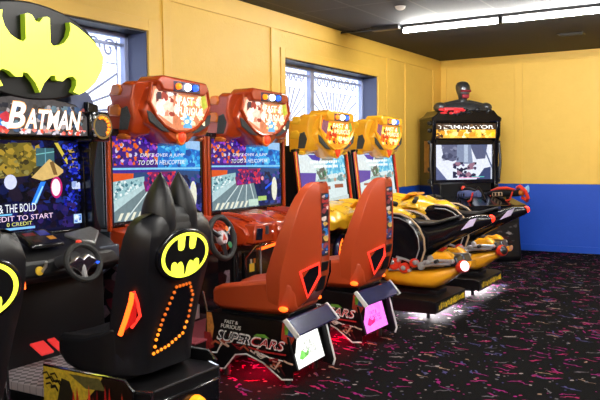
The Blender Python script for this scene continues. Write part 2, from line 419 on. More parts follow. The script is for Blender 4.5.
def window(k, a, b, c, d):
    XF = XL - .235
    root = bpy.data.objects.new('window_%d' % k, None); COL.objects.link(root); root['kind'] = 'structure'
    root.location = (XF, (a+b)/2, c)
    w = (b-a)/2; h = d-c; w2 = w - .002
    f = MB()
    for y0, y1, z0, z1 in ((-w2, -w2+.05, 0.002, h-.002), (w2-.05, w2, 0.002, h-.002), (-w2, w2, 0.002, .05), (-w2, w2, h-.045, h-.002)): f.box((-.03, y0, z0), (.03, y1, z1))
    f.build('window_frame', 'alu', root, bevel=.004)
    mu = -.22 if k == 2 else -.2
    MB().box((-.03, mu-.045, .05), (.03, mu+.045, h-.045)).build('mullion', 'alu', root, bevel=.004)
    MB().box((-.02, -w2+.05, h-.12), (.02, w2-.05, h-.095)).build('transom', 'alu', root, bevel=.003)
    MB().box((.03, w2-.012, .002), (.234, w2, h-.002)).build('side_lining', 'bluegrey', root)
    MB().box((.03, -w2, h-.014), (.234, w2-.012, h-.002)).build('head_shade', 'black', root)  # black sheet stands in for the shade under the window head
    MB().box((-.004, -w2+.05, .05), (.004, w2-.05, h-.045)).build('pane', 'glass', root)
    # painted security bars outside: sunburst fans, scrolls and a top row of rings
    g = MB(); x = -.028-.03
    for (y0, y1) in ((-w+.06, mu-.05), (mu+.05, w-.06)):
        cy = (y0+y1)/2; hw = (y1-y0)/2; zb = h*.60; zt = h-.26
        g.tube([(x, y0, .08), (x, y0, h-.06)], .007, 6); g.tube([(x, y1, .08), (x, y1, h-.06)], .007, 6)
        for j in range(15):
            an = radians(6 + 12*j); L = min((zt-zb)/max(sin(an), .1), hw/max(abs(cos(an)), .05))
            g.tube([(x, cy+.05*cos(an), zb+.05*sin(an)), (x, cy+L*cos(an), zb+L*sin(an))], .011, 5)
        g.tube([(x, y0, zt), (x, y1, zt)], .006, 6); g.tube([(x, y0, zb), (x, y1, zb)], .006, 6)
        for j in range(7):
            cc = y0 + hw*2*(j+.5)/7; rr = hw/7*.9
            g.tube([(x, cc+rr*(1-q/16)*cos(q*.55), zt+.12+rr*1.2*(1-q/16)*sin(q*.55)) for q in range(15)], .010, 5)
            g.tube([(x, y0+hw*2*j/6.2, .08), (x, y0+hw*2*j/6.2, zb)], .005, 5)
        g.torus((x, cy, zb), .05, .006, (1,0,0), 16, 5)
    g.build('security_grille', 'bar', root)
window(1, *WIN[0]); window(2, *WIN[1])

# ceiling fittings
def light_row(y, x0, n, label, grp):
    for k in range(n):
        t = empty('fluorescent_light', (x0+1.185*k+.58, y, ZC), 0, label(k), 'ceiling light', grp)
        MB().prism([(-.045, 0), (-.045, -.03), (-.02, -.045), (.03, -.045), (.055, -.052), (.07, -.052), (.07, 0)], 'yz', -.585, .585).build('housing', 'dgrey', t, bevel=.003)
        MB().cyl((-.565, 0, -.069), (.565, 0, -.069), .021, 14).build('tube', 'tube', t)
        for s in (-1, 1): MB().box((s*.575-.01, -.03, -.095), (s*.575+.01, .04, -.04)).build('end_cap', 'dgrey', t, bevel=.003)
light_row(8.29, -3.525, 4, lambda k: ['lit fluorescent tube nearest the yellow window wall, above the far cabinets', 'lit fluorescent tube second from the window wall, running out of the photo at the right', 'lit fluorescent tube third from the window wall', 'lit fluorescent tube fourth from the window wall'][k], 'fluorescent lights in the far ceiling row')
light_row(4.1, -3.0, 6, lambda k: 'lit fluorescent tube in the ceiling row over the near machines', 'fluorescent lights in the middle ceiling row')
light_row(0.2, -3.0, 6, lambda k: 'lit fluorescent tube in the ceiling row behind the photographer', 'fluorescent lights in the near ceiling row')
t = empty('smoke_detector', (-3.09, 7.20, ZC), 0, 'small round white smoke detector on dark ceiling tile', 'smoke detector')
MB().lathe([(.055, 0), (.055, -.012), (.048, -.03), (.03, -.042), (.0, -.044)], (0,0,0), (0,0,1), 20).build('body', 'white', t)
MB().lathe([(.062, 0), (.062, -.008)], (0,0,0), (0,0,1), 20).build('mounting_ring', 'dgrey', t)
t = empty('junction_box', (-3.72, 8.22, ZC), 0, 'dark grey junction box and conduit at the wall end of the tube light', 'junction box')
MB().box((-.17, -.05, -.05), (.185, .05, 0)).build('box', 'dgrey', t, bevel=.006)
MB().tube([(-.17, 0, -.025), (-.4, -.01, -.03), (-.6, 0, -.02)], .013).build('conduit', 'gunmetal', t)
t = empty('ceiling_vent', (-1.95, 10.1, ZC), 0, 'small black slotted vent in the dark ceiling near back wall', 'ceiling vent')
MB().box((-.16, -.09, -.012), (.16, .09, 0)).build('frame', 'black', t, bevel=.003)
v_ = MB()
for i in range(5): v_.box((-.14, -.07+.032*i, -.02), (.14, -.06+.032*i, -.01))
v_.build('slats', 'black', t)

# ------------------------------------------------------------------ shared arcade cabinet (car racers and bike racers)
def screen_car(root, O, U, W, w, h, name='screen'):
    p = Pic(O, U, W); R = p.rect
    R(0, 0, w, h, (38, 70, 120))
    p.poly([(0, h*.62), (w*.5, h*.58), (w*.5, h), (0, h)], (58, 26, 120))
    p.blobs(0, h*.66, w*.5, h*.98, [(90, 50, 190), (150, 70, 200), (230, 120, 40), (30, 30, 70), (220, 90, 30), (60, 40, 150), (200, 190, 220)], 150, .008, .026, 3)
    p.poly([(w*.48, h*.6), (w, h*.56), (w, h), (w*.48, h)], (20, 120, 205))
    p.blobs(w*.5, h*.62, w, h*.99, [(40, 160, 225), (15, 95, 190), (90, 190, 235), (60, 175, 230), (20, 70, 150)], 90, .012, .045, 5)
    p.poly([(w*.82, h*.87), (w, h*.84), (w, h), (w*.8, h)], (150, 190, 230))
    R(0, h*.57, w*.5, h*.61, (60, 40, 140)); p.line([(0, h*.62), (w, h*.60)], .014, (130, 200, 235))
    p.poly([(0, h*.40), (w*.20, h*.45), (w*.21, h*.56), (0, h*.57)], (215, 84, 36))
    p.poly([(0, h*.22), (w*.32, h*.42), (w*.32, h*.52), (0, h*.47)], (150, 190, 195))
    p.blobs(0, h*.26, w*.3, h*.48, [(210, 225, 225), (110, 150, 160), (60, 110, 125), (230, 240, 240), (80, 130, 140)], 70, .008, .024, 8, True)
    p.poly([(0, 0), (w*.75, 0), (w*.56, h*.42), (w*.38, h*.42), (0, h*.14)], (110, 130, 135))
    p.poly([(0, h*.12), (w*.38, h*.42), (w*.34, h*.44), (0, h*.24)], (178, 205, 208))
    p.poly([(w*.66, 0), (w, 0), (w, h*.4), (w*.56, h*.43)], (28, 34, 78))
    p.blobs(w*.66, h*.02, w, h*.52, [(20, 26, 60), (40, 60, 130), (70, 60, 150), (30, 30, 90)], 60, .01, .04, 12)
    for a, b in ((.10, .40), (.28, .44), (.45, .47), (.60, .505)): p.line([(w*a, 0), (w*b, h*.40)], .009, (215, 230, 230))
    p.poly([(w*.32, h*.33), (w*.64, h*.36), (w*.68, h*.48), (w*.62, h*.57), (w*.40, h*.57), (w*.30, h*.45)], (120, 30, 90))
    p.blobs(w*.32, h*.34, w*.67, h*.57, [(200, 40, 70), (150, 40, 140), (70, 40, 120), (225, 60, 90), (40, 30, 90)], 60, .008, .03, 15)
    p.circ(w*.70, h*.42, .02, (240, 150, 160)); p.line([(w*.74, h*.26), (w*.92, h*.40)], .02, (40, 90, 240))
    p.circ(w*.885, h*.25, .045, (225, 225, 205), ry=.11)
    for i in range(7): p.poly([(w*(.02+.065*i), .008), (w*(.05+.065*i), .008), (w*(.085+.065*i), .06), (w*(.055+.065*i), .06)], (225, 225, 205))
    R(w*.48, .01, w*.62, .07, (190, 215, 200)); R(w*.62, .05, w*.75, .09, (170, 200, 110))
    p.text("DRIFT OVER A JUMP", w*.26, h*.745, w*.77, h*.80, (235, 240, 245), .25)
    p.text("TO DO A HELICOPTER!", w*.24, h*.66, w*.78, h*.715, (235, 240, 245), .25)
    return p.build(name, 'pic_screen', root)

def screen_bike(root, O, U, W, w, h, name='screen'):
    p = Pic(O, U, W); R = p.rect
    R(0, 0, w, h, (205, 222, 225))
    p.poly([(0, h*.32), (w*.30, h*.40), (w*.34, h*.60), (0, h*.62)], (86, 66, 160))
    p.poly([(w*.20, h*.98), (w*.48, h*.98), (w*.44, h*.84), (w*.28, h*.88)], (80, 70, 165))
    p.poly([(0, h*.98), (w*.18, h*.98), (w*.3, h*.84), (w*.32, h*.62), (0, h*.64)], (214, 226, 228))
    p.poly([(w*.54, h*.55), (w, h*.60), (w, h*.95), (w*.62, h*.95)], (80, 180, 220))
    p.blobs(w*.56, h*.55, w, h*.95, [(120, 205, 230), (60, 160, 205), (170, 220, 230), (190, 225, 235)], 60, .01, .04, 2)
    p.poly([(w*.46, h*.86), (w*.62, h*.99), (w*.78, h*.99), (w*.72, h*.84)], (120, 125, 120))
    p.poly([(w*.34, h*.66), (w*.52, h*.72), (w*.55, h*.45), (w*.40, h*.42)], (90, 98, 96))
    p.blobs(w*.33, h*.38, w*.58, h*.72, [(70, 78, 76), (150, 170, 165), (50, 120, 90), (100, 110, 104), (180, 205, 195)], 26, .012, .045, 4)
    p.poly([(w*.30, h*.36), (w, h*.44), (w, h*.50), (w*.3, h*.44)], (150, 190, 190))
    p.blobs(w*.5, h*.40, w, h*.55, [(90, 140, 150), (120, 170, 160), (190, 150, 130), (80, 110, 110)], 18, .01, .04, 6)
    for u0, w0, u1, w1 in ((.70, .26, .90, .34), (.10, .26, .24, .31), (.44, .24, .60, .31), (.30, .06, .55, .13)): R(w*u0, h*w0, w*u1, h*w1, (150, 80, 62))
    p.poly([(0, 0), (w, 0), (w, h*.10), (w*.5, h*.04), (0, h*.12)], (190, 205, 205))
    # two lines of on-screen caption, too small to read in the photo: rows of short white strokes
    for row, (a, b, y) in enumerate(((.22, .78, .80), (.28, .76, .70))):
        x = a; k = 0
        while x < b:
            L = (.018, .030, .024, .036)[(k*7+row) % 4]; R(w*x, h*y, w*(x+L), h*(y+.055), (250, 252, 252)); x += L + .009 + (.018 if k % 5 == 4 else 0); k += 1
    return p.build(name, 'pic_screen', root)

SHIELD = [(-.36, 2.02), (-.39, 1.90), (-.31, 1.80), (-.20, 1.73), (-.08, 1.695), (.08, 1.695), (.20, 1.73), (.31, 1.80), (.39, 1.90), (.36, 2.02)]
def marquee_art(root, kind, O, name):
    p = Pic(O, (0,1,0), (-.0,0,1))
    S = [(y, z) for y, z in SHIELD]
    if kind == 'car':
        p.poly(S, (200, 120, 84))
        p.poly([(-.34, 2.0), (-.1, 2.0), (-.12, 1.74), (-.3, 1.81), (-.38, 1.9)], (238, 190, 165))
        p.blobs(-.33, 1.80, -.02, 1.99, [(250, 220, 205), (225, 130, 105), (150, 60, 50), (245, 200, 180), (110, 60, 60), (255, 235, 225)], 34, .015, .055, 3)
        p.poly([(.02, 1.715), (.14, 1.715), (.15, 1.84), (.03, 1.84)], (90, 160, 205))
        p.blobs(-.04, 1.74, .33, 1.98, [(255, 245, 225), (255, 230, 180), (250, 200, 130), (190, 120, 80)], 34, .02, .05, 9)
        p.poly([(.29, 1.86), (.375, 1.90), (.34, 1.99), (.28, 1.98)], (178, 176, 60))
        p.rect(-.32, 1.925, -.265, 1.98, (70, 55, 60))
        for q, (a, b, y, t) in enumerate(((-.04, .25, 1.90, 'FAST &'), (-.06, .29, 1.82, 'FURIOUS'))):
            p.text(t, a-.008, y-.006, b+.008, y+.066, (255, 225, 150), .2); p.text(t, a, y, b, y+.06, (255, 255, 250), .2)
    else:
        p.poly(S, (240, 130, 26))
        p.blobs(-.30, 1.74, .33, 1.97, [(255, 190, 60), (240, 90, 20), (255, 225, 130), (225, 60, 16), (255, 170, 40)], 60, .02, .06, 5)
        p.poly([(-.34, 2.0), (-.2, 2.0), (-.26, 1.84), (-.38, 1.9)], (120, 70, 90))
        p.blobs(-.22, 1.74, -.02, 1.94, [(130, 20, 16), (60, 20, 30), (225, 70, 30), (255, 220, 150), (190, 40, 20)], 26, .012, .04, 11)
        p.poly([(.29, 1.86), (.375, 1.90), (.34, 1.99), (.28, 1.98)], (120, 150, 60))
        for q, (a, b, y, t) in enumerate(((-.12, .26, 1.915, 'FAST &'), (-.02, .30, 1.85, 'FURIOUS'), (-.04, .29, 1.775, 'BIKES'))):
            if t == 'BIKES':
                p.blobs(a, y, b, y+.05, [(255, 250, 200), (255, 225, 120)], 14, .015, .03, 13)
            else:
                p.text(t, a-.008, y-.006, b+.008, y+.056, (255, 205, 70), .2); p.text(t, a, y, b, y+.05, (255, 252, 235), .2)
    return p.build(name, 'pic_back', root)

def cabinet(root, kind):
    car = kind == 'car'; sh = 'red_shell' if car else 'yel_shell'; ds = 'red_dash' if car else 'yel_dash'
    w, h = (1.03, .60) if car else (.98, .50); tilt = 0. if car else .12; zc = 1.36 if car else 1.285
    # black body: lower box, monitor housing, back
    MB().prism([(-.50, .04), (.16, .04), (.20, .30), (.20, .86), (.06, 1.0), (-.36, 1.0), (-.5, .80)], 'xz', -.47, .47).build('lower_cabinet', 'black', root, bevel=.012)
    f = MB()
    for y in (-.36, .36):
        for x in (-.42, .1): f.cyl((x, y, 0), (x, y, .05), .03)
    f.build('foot', 'rubber', root)
    MB().prism([(-.30, 1.0), (-.05, 1.0), (-.05-tilt*.25, 1.72 if car else 1.62), (-.24, 1.72 if car else 1.62), (-.30, 1.5)], 'xz', -.43, .43).build('monitor_housing', 'black', root, bevel=.01)
    # side art of lower cabinet with an arched silver trim
    for s, nm in ((-1, 'side_art'), (1, 'side_art')):
        O = (0, s*.4715, 0); U = (1, 0, 0) if s < 0 else (-1, 0, 0); k = 1 if s < 0 else -1
        p = Pic(O, U, (0, 0, 1))
        cx = [(-.44*k, .08), (.13*k, .08), (.17*k, .32), (.17*k, .84), (-.05*k, .92), (-.44*k, .92)]
        p.poly(cx, (24, 16, 18))
        a0, a1 = min(-.42*k, .15*k), max(-.42*k, .15*k)
        p.blobs(a0, .12, a1, .88, [(110, 60, 66), (150, 120, 126), (60, 24, 28), (20, 16, 18), (170, 140, 150), (120, 30, 50), (30, 22, 26)] if car else [(70, 40, 110), (190, 120, 20), (30, 24, 50), (20, 16, 18)], 44, .02, .10, 21)
        p.build(nm, 'pic_paint', root)
    if car:
        MB().tube([(-.22, -.475, .40), (-.22, -.475, .55), (-.17, -.475, .68), (-.06, -.475, .75), (.08, -.475, .77)], .012).build('arch_trim', 'silver', root)
    # bezel: inner black frame and outer shell-coloured strips
    T = Matrix.Translation((0, 0, zc)) @ Matrix.Rotation(-tilt, 4, 'Y')
    b_ = MB(); o_ = .035
    for (y0, y1, z0, z1) in ((-w/2-o_, -w/2, -h/2-.03, h/2+.05), (w/2, w/2+o_, -h/2-.03, h/2+.05), (-w/2, w/2, -h/2-.03, -h/2), (-w/2, w/2, h/2, h/2+.05)): b_.box((-.05, y0, z0), (.012, y1, z1), T)
    b_.build('screen_bezel', 'gloss_black', root, bevel=.004)
    for s in (-1, 1):
        q = MB()
        if car: q.box((.0, min(s*.550, s*.580), -h/2-.06), (.03, max(s*.550, s*.580), h/2+.02), T)
        else: q.box((-.01, min(s*.530, s*.546), -h/2-.06), (.028, max(s*.530, s*.546), h/2+.02), T)
        q.build('side_strip', 'red_shell' if car else 'gun_red', root, bevel=.006)
        if not car:
            q = MB().box((.012, min(s*.552, s*.560), -h/2-.06), (.022, max(s*.552, s*.560), h/2+.02), T); q.build('edge_strip', 'yel_dash', root, bevel=.003)
    R3 = T.to_3x3(); O = T @ V(.001, -w/2, -h/2)
    (screen_car if car else screen_bike)(root, O, R3 @ V(0,1,0), R3 @ V(0,0,1), w, h)
    # marquee head: shaped shell with side pods, art panel, light bar, speakers, lamp
    hd = MB()
    out = [(-.30, 2.06), (-.40, 2.0), (-.43, 1.90), (-.475, 1.84), (-.44, 1.74), (-.22, 1.665), (-.12, 1.60), (0, 1.575), (.12, 1.60), (.22, 1.665), (.44, 1.74), (.475, 1.84), (.43, 1.90), (.40, 2.0), (.30, 2.06)]
    c0 = (0, 1.84)
    def rg(x, s, dz=0): return [(x, c0[0]+(y-c0[0])*s, c0[1]+(z-c0[1])*s+dz) for y, z in out]
    hd.loft([rg(-.10, 1.0), rg(.10, 1.0), rg(.16, .97), rg(.175, .92)])
    pod = [(-.12, 1.64), (-.02, 1.62), (.10, 1.66), (.14, 1.76), (.11, 1.90), (.14, 2.05), (.02, 2.06), (.0, 1.98), (-.03, 2.01), (-.11, 1.99), (-.08, 1.90), (-.13, 1.88)]
    for s in (-1, 1): hd.loft([[(x, s*.30, z) for x, z in pod], [(x, s*.47, z) for x, z in pod], [(x*.92-.01, s*.51, 1.83+(z-1.83)*.88) for x, z in pod]])
    hd.box((-.24, -.32, 1.66), (-.05, .32, 2.0))
    hd.build('marquee_shell', sh, root, bevel=.012, seg=2)
    am = 'orange_trim' if car else 'yel_dash'  # car pod blocks: orange highlights on the shell put into the colour
    for s in (-1, 1):
        for x0, x1, z0, z1 in ((-.09, .0, 1.955, 2.035), (-.11, -.01, 1.80, 1.885), (-.10, .04, 1.625, 1.665)):
            MB().prism([(x0, z0), (x1, z0-.008), (x1+.02, (z0+z1)/2), (x1-.01, z1), (x0+.02, z1-.006)], 'xz', s*.46, s*.525).build('pod_block', am, root, bevel=.012)
    # raised rim round the art
    MB().tube([(.178, y*1.06, 1.85+(z-1.85)*1.07) for y, z in SHIELD], .016, 8, True).build('marquee_rim', sh, root)
    marquee_art(root, kind, (.183, 0, 0), 'marquee_panel')
    lb = MB().prism([(-.36, 2.06), (-.30, 1.985), (.26, 1.975), (.33, 2.03), (.29, 2.085), (-.30, 2.105)], 'yz', .02, .235)
    bar = lb.build('light_bar', sh, root, bevel=.018, seg=3)
    MB().box((.228, -.175, 1.990), (.238, .185, 2.070)).build('lamp_backplate', 'navy', bar, bevel=.004)
    for y, m, r in ((-.125, 'e_orange', .025), (0, 'e_white', .030), (.105, 'e_blue', .026)):
        MB().lathe([(r, 0), (r, .012), (r*.8, .028), (.0, .036)], (.236, y, 2.03), (1, 0, 0), 16).build('beacon_lens', m, bar)
    for s in (-1, 1):
        MB().prism([(s*.15, 1.675), (s*.40, 1.83), (s*.435, 1.835), (s*.41, 1.755), (s*.25, 1.685)], 'yz', .16, .183).build('speaker_grille', 'grille', root, bevel=.006)
        MB().prism([(-.02, 1.69), (.06, 1.69), (.09, 1.79), (.06, 1.87), (.0, 1.85)], 'xz', s*.500, s*.514).build('side_speaker', 'grille', root, bevel=.006)
    lr = MB().torus((.172, 0, 1.64), .052, .014, (1, 0, 0), 20, 8).build('lamp_ring', 'orange_trim' if car else sh, root)
    if car: MB().lathe([(.046, 0), (.044, .016), (.03, .034), (0, .04)], (.165, 0, 1.64), (1, 0, 0), 16).build('lamp_lens', 'e_red', lr)
    else: MB().prism([(0, 1.585), (.06, 1.645), (.05, 1.69), (0, 1.67), (-.05, 1.69), (-.06, 1.645)], 'yz', .165, .195).build('lamp_lens', mat('dim_red_lens', (.5, .02, .01), .2, emit=(1, .03, .01), es=.5, coat=.6), lr, bevel=.008)
    if True:
        for o in root.children:
            if o.name.split('.')[0] in ('marquee_shell', 'marquee_rim', 'marquee_panel', 'light_bar', 'speaker_grille', 'side_speaker', 'lamp_ring', 'pod_block'): o.scale, o.location = ((1, .88, .93), (.035, 0, .13)) if car else ((1, .90, .93), (-.02, 0, .015))
    # dashboard
    d = MB()
    prof = [(-.03, 1.02), (.08, 1.01), (.26, .985), (.40, .93), (.44, .87), (.40, .79), (.20, .765), (-.03, .77)]
    rings = []
    for i in range(25):
        y = -.52 + 1.04*i/24; t = abs(y)/.52
        hood = .035*max(0, cos(y*7.5)) if abs(y) < .22 else (.02*cos((abs(y)-.36)*14))
        ex = 1 - .18*t**2
        rings.append([(x if x < 0 else x*ex, y, z + (hood if z > .9 and x > .05 else 0) + (.012*sin(y*31) if x > .1 else 0)) for x, z in prof])
    d.loft(rings); dash = d.build('dashboard', ds, root, bevel=.008)
    # ribs and binnacle details
    for y in (-.44, -.40, -.36, .24, .30, .36, .42, .47): MB().tube([(.05, y, 1.035), (.22, y*.99, 1.012), (.33, y*.96, .975)], .011, 6).build('dash_rib', ds, dash)
    for y0, y1, z0, z1, x in ((.19, .23, .83, .93, .425), (.28, .36, .84, .92, .412), (.40, .47, .85, .91, .385), (-.16, .12, .965, .995, .30)): MB().box((x-.06, y0, z0), (x, y1, z1)).build('dash_inset', 'gloss_black', dash, bevel=.008)
    for s in (-1, 1): MB().prism([(s*.16, .80), (s*.22, .79), (s*.24, .94), (s*.18, .97)], 'yz', .37, .44).build('dash_cheek', ds, dash, bevel=.015)
    if car:
        MB().prism([(-.50, .80), (-.13, .80), (-.11, .92), (-.17, .955), (-.47, .955)], 'yz', .31, .418).build('button_panel', 'red_shell', dash, bevel=.01)
        for y, z, m in ((-.215, .885, 'e_whitesoft'), (-.185, .858, 'e_blue')): MB().lathe([(.019, 0), (.019, .012), (.0, .02)], (.416, y, z), (1, 0, .1), 14).build('start_button', m, dash)
        MB().box((.40, -.33, .865), (.424, -.285, .935)).build('card_slot', 'dgrey', dash, bevel=.004)
        MB().prism([(-.47, .83), (-.385, .825), (-.37, .92), (-.455, .925)], 'yz', .40, .424).build('coin_slot', 'gloss_black', dash, bevel=.004)
    # lower front
    n = MB().box((.198, -.46, .10), (.206, .46, .72)).build('lower_front_panel', 'gloss_black', root)
    return dash

def steering_wheel(root, x, z, R=.15, tilt=.22):
    c = MB().cyl((.34, 0, z-.02), (x-.02, 0, z), .04).build('steering_column', 'dgrey', root)
    w = MB().torus((x, 0, z), R, .021, (cos(tilt), 0, sin(tilt)), 36, 10).build('steering_wheel', 'rubber', root)
    nrm = V(cos(tilt), 0, sin(tilt)); up = V(-sin(tilt), 0, cos(tilt)); rt = V(0, 1, 0); C = V(x, 0, z)
    s = MB()
    for a in (90, 210, 330):
        dd = cos(radians(a))*rt + sin(radians(a+180))*up
        s.tube([C + dd*.03, C + dd*R*.97], [.022, .014], 8)
    s.build('spoke', 'gunmetal', w)
    MB().lathe([(.052, -.02), (.052, .008), (.045, .018), (0, .02)], C, nrm, 18).build('hub', 'e_whitesoft' if False else 'silver', w)
    p = Pic(C + nrm*.0205, rt, up)
    p.circ(0, 0, .042, (200, 195, 200)); p.poly([(-.03, -.02), (0, .03), (.03, -.02)], (180, 40, 30)); p.circ(.05, .06, .02, (225, 110, 40)); p.circ(.05, -.06, .025, (20, 110, 70)); p.build('hub_badge', 'pic_paint', w)
    return w

# ------------------------------------------------------------------ red sit-down car racers
def seat_shell(mb, sections):
    """cushion lofted along x; (x, half width, edge z, middle z, bottom z)"""
    R = []
    for x, w, ze, zm, zb in sections:
        R.append([(x, -w*.82, zb), (x, -w, zb+.035), (x, -w*1.0, ze-.02), (x, -w*.88, ze), (x, -w*.72, ze-.006), (x, -w*.5, zm+.004), (x, 0, zm), (x, w*.5, zm+.004), (x, w*.72, ze-.006), (x, w*.88, ze), (x, w, ze-.02), (x, w, zb+.035), (x, w*.82, zb)])
    mb.loft(R)

def car_racer(name):
    root = empty(name, (0, 0, 0), 0, 'x', 'arcade machine', 'red sit-down racing cabinets')
    cabinet(root, 'car')
    steering_wheel(root, .56, .925)
    # coin door area, grab rail, neon strip on the lower front
    MB().box((.206, -.36, .22), (.222, -.19, .70)).build('coin_door', 'black', root, bevel=.006)
    MB().box((.222, -.295, .53), (.226, -.225, .60)).build('warning_label', 'yellow_label', root)
    for y, m in ((-.285, 'silver'), (-.235, 'orange_trim')): MB().box((.222, y, .60), (.23, y+.025, .64)).build('coin_return', m, root, bevel=.003)
    MB().tube([(.36, -.24, .775), (.31, -.32, .76), (.25, -.38, .66), (.25, -.385, .30)], .009).build('grab_rail', 'chrome', root)
    MB().cyl((.25, -.165, .32), (.25, -.165, .76), .008).build('edge_rail', 'silver', root)
    MB().tube([(.225, -.13, .71), (.235, .14, .735)], .013, 8).build('neon_strip', 'e_hot', root)
    # footwell
    MB().box((.16, -.42, .055), (.59, .42, .235)).build('footwell_base', 'black', root, bevel=.006)
    MB().box((.17, -.41, .235), (.60, .41, .25)).build('floor_mat', 'redlit_mat', root, bevel=.004)
    for y in (-.09, .07): MB().box((.25, y-.035, .29), (.275, y+.035, .40)).build('pedal', 'silver', root, bevel=.006)
    # pedestal under the seat
    base = MB().prism([(.60, .44), (1.25, .415), (1.25, .12), (1.12, .10), (.98, .17), (.82, .17), (.70, .07), (.60, .09)], 'xz', -.245, .245).build('seat_pedestal', 'black', root, bevel=.01)
    MB().box((.68, -.2, .40), (1.22, .2, .475)).build('seat_slide', 'gloss_black', root, bevel=.008)
    low = [(.60, .445), (1.27, .415), (1.30, .33), (1.27, .05), (1.19, .035), (1.05, .13), (.92, .175), (.82, .16), (.73, .05), (.66, .05), (.57, .13)]
    for s in (-1, 1):
        pl = MB().prism(low, 'xz', s*.247, s*.262).build('side_panel', 'black', root, bevel=.003)
        if s < 0: p = Pic((0, -.2628, 0), (1, 0, 0), (0, 0, 1)); k = 1
        else: p = Pic((0, .2628, 0), (-1, 0, 0), (0, 0, 1)); k = -1
        X = lambda pts: [(k*a, b) for a, b in pts]
        p.poly(X(low), (14, 11, 13))
        p.polys([X([(.60, .44), (.64, .438), (.66, .34), (.64, .25), (.60, .22)])], (200, 130, 60)); p.polys([X([(.575, .30), (.63, .30), (.66, .2), (.58, .16)])], (150, 40, 40))
        p.polys([X([(1.20, .418), (1.27, .414), (1.295, .33), (1.26, .27), (1.19, .31)])], (190, 70, 50))
        p.polys([X([(1.215, .405), (1.25, .40), (1.25, .35), (1.22, .34)])], (120, 190, 60)); p.polys([X([(1.25, .39), (1.28, .37), (1.28, .33), (1.24, .34)])], (60, 110, 190))
        a0, a1 = sorted((k*.62, k*1.26))
        R_ = random.Random(5)
        for i in range(26):
            x = R_.uniform(.62, 1.24); z = .19 + .06*sin((x-.6)*9) + R_.uniform(-.03, .05)
            p.line(X([(x, z), (x+.03, z+R_.uniform(-.03, .03)), (x+.07, z+R_.uniform(-.04, .04))]), R_.uniform(.006, .018), R_.choice([(190, 90, 60), (220, 180, 160), (150, 30, 40), (230, 215, 205), (90, 30, 30)]))
        if s < 0:
            for dx, cc in ((.004, (20, 20, 20)), (0, None)):
                p.text('FAST &', .76, .382+dx, .87, .406+dx, cc or (235, 232, 225), .2, -.004, .02)
                p.text('FURIOUS', .73, .349+dx, .895, .376+dx, cc or (235, 232, 225), .2, -.006, .02)
            p.text('SUPER', .695, .262, .968, .336, (240, 238, 236), .35, -.015, .03); p.text('SUPER', .705, .273, .958, .325, (40, 40, 46), .35, -.015)
            p.text('CARS', .968, .247, 1.235, .319, (245, 232, 230), .35, -.015, .03); p.text('CARS', .978, .258, 1.225, .308, (205, 28, 36), .35, -.015)
            p.polys([[(.99, .315), (1.02, .335), (1.08, .335), (1.12, .31)]], (110, 170, 60)); p.line([(.95, .238), (1.05, .22), (1.24, .215)], .012, (180, 40, 40))
        p.build('side_art', 'pic_paint', pl)
        y = s*.263
        MB().tube([(.58, y, .13), (.60, y, .155), (.68, y, .165), (.72, y, .235), (.80, y, .25)], .006, 6).build('edge_trim', 'white', pl)
        MB().tube([(.66, y, .05), (.74, y, .06), (.83, y, .165), (.92, y, .18), (1.05, y, .135), (1.19, y, .04), (1.27, y, .05)], .006, 6).build('edge_trim', 'white', pl)
        MB().tube([(.99, y, .21), (1.10, y, .175), (1.2, y, .165)], .005, 6).build('edge_trim', 'white', pl)
        MB().tube([(.565, s*.255, .58), (.60, s*.255, .43)], .008, 8).build('front_trim', 'chrome', root)
    # rear end: cross bar with white end caps, lit plate, fins
    bar = MB().prism([(1.235, .445), (1.255, .455), (1.345, .355), (1.325, .34)], 'xz', -.30, .29).build('rear_bar', 'navy', root, bevel=.01)
    for s in (-1, 1): MB().prism([(1.225, .443), (1.256, .462), (1.355, .354), (1.325, .332)], 'xz', s*.30 if s < 0 else .29, s*.312 if s < 0 else .302).build('end_cap', 'white', bar, bevel=.004)
    lp = MB().prism([(1.235, .33), (1.25, .335), (1.315, .115), (1.28, .10)], 'xz', -.275, .135).build('rear_plate', 'black', root, bevel=.003)
    U = V(0, 1, 0); W = V(.065, 0, -.22).normalized()*-1
    O = V(1.3165, -.26, .122); N = U.cross(W)
    p = Pic(O + N*.001, U, W); H = .218
    return root, p, H, lp

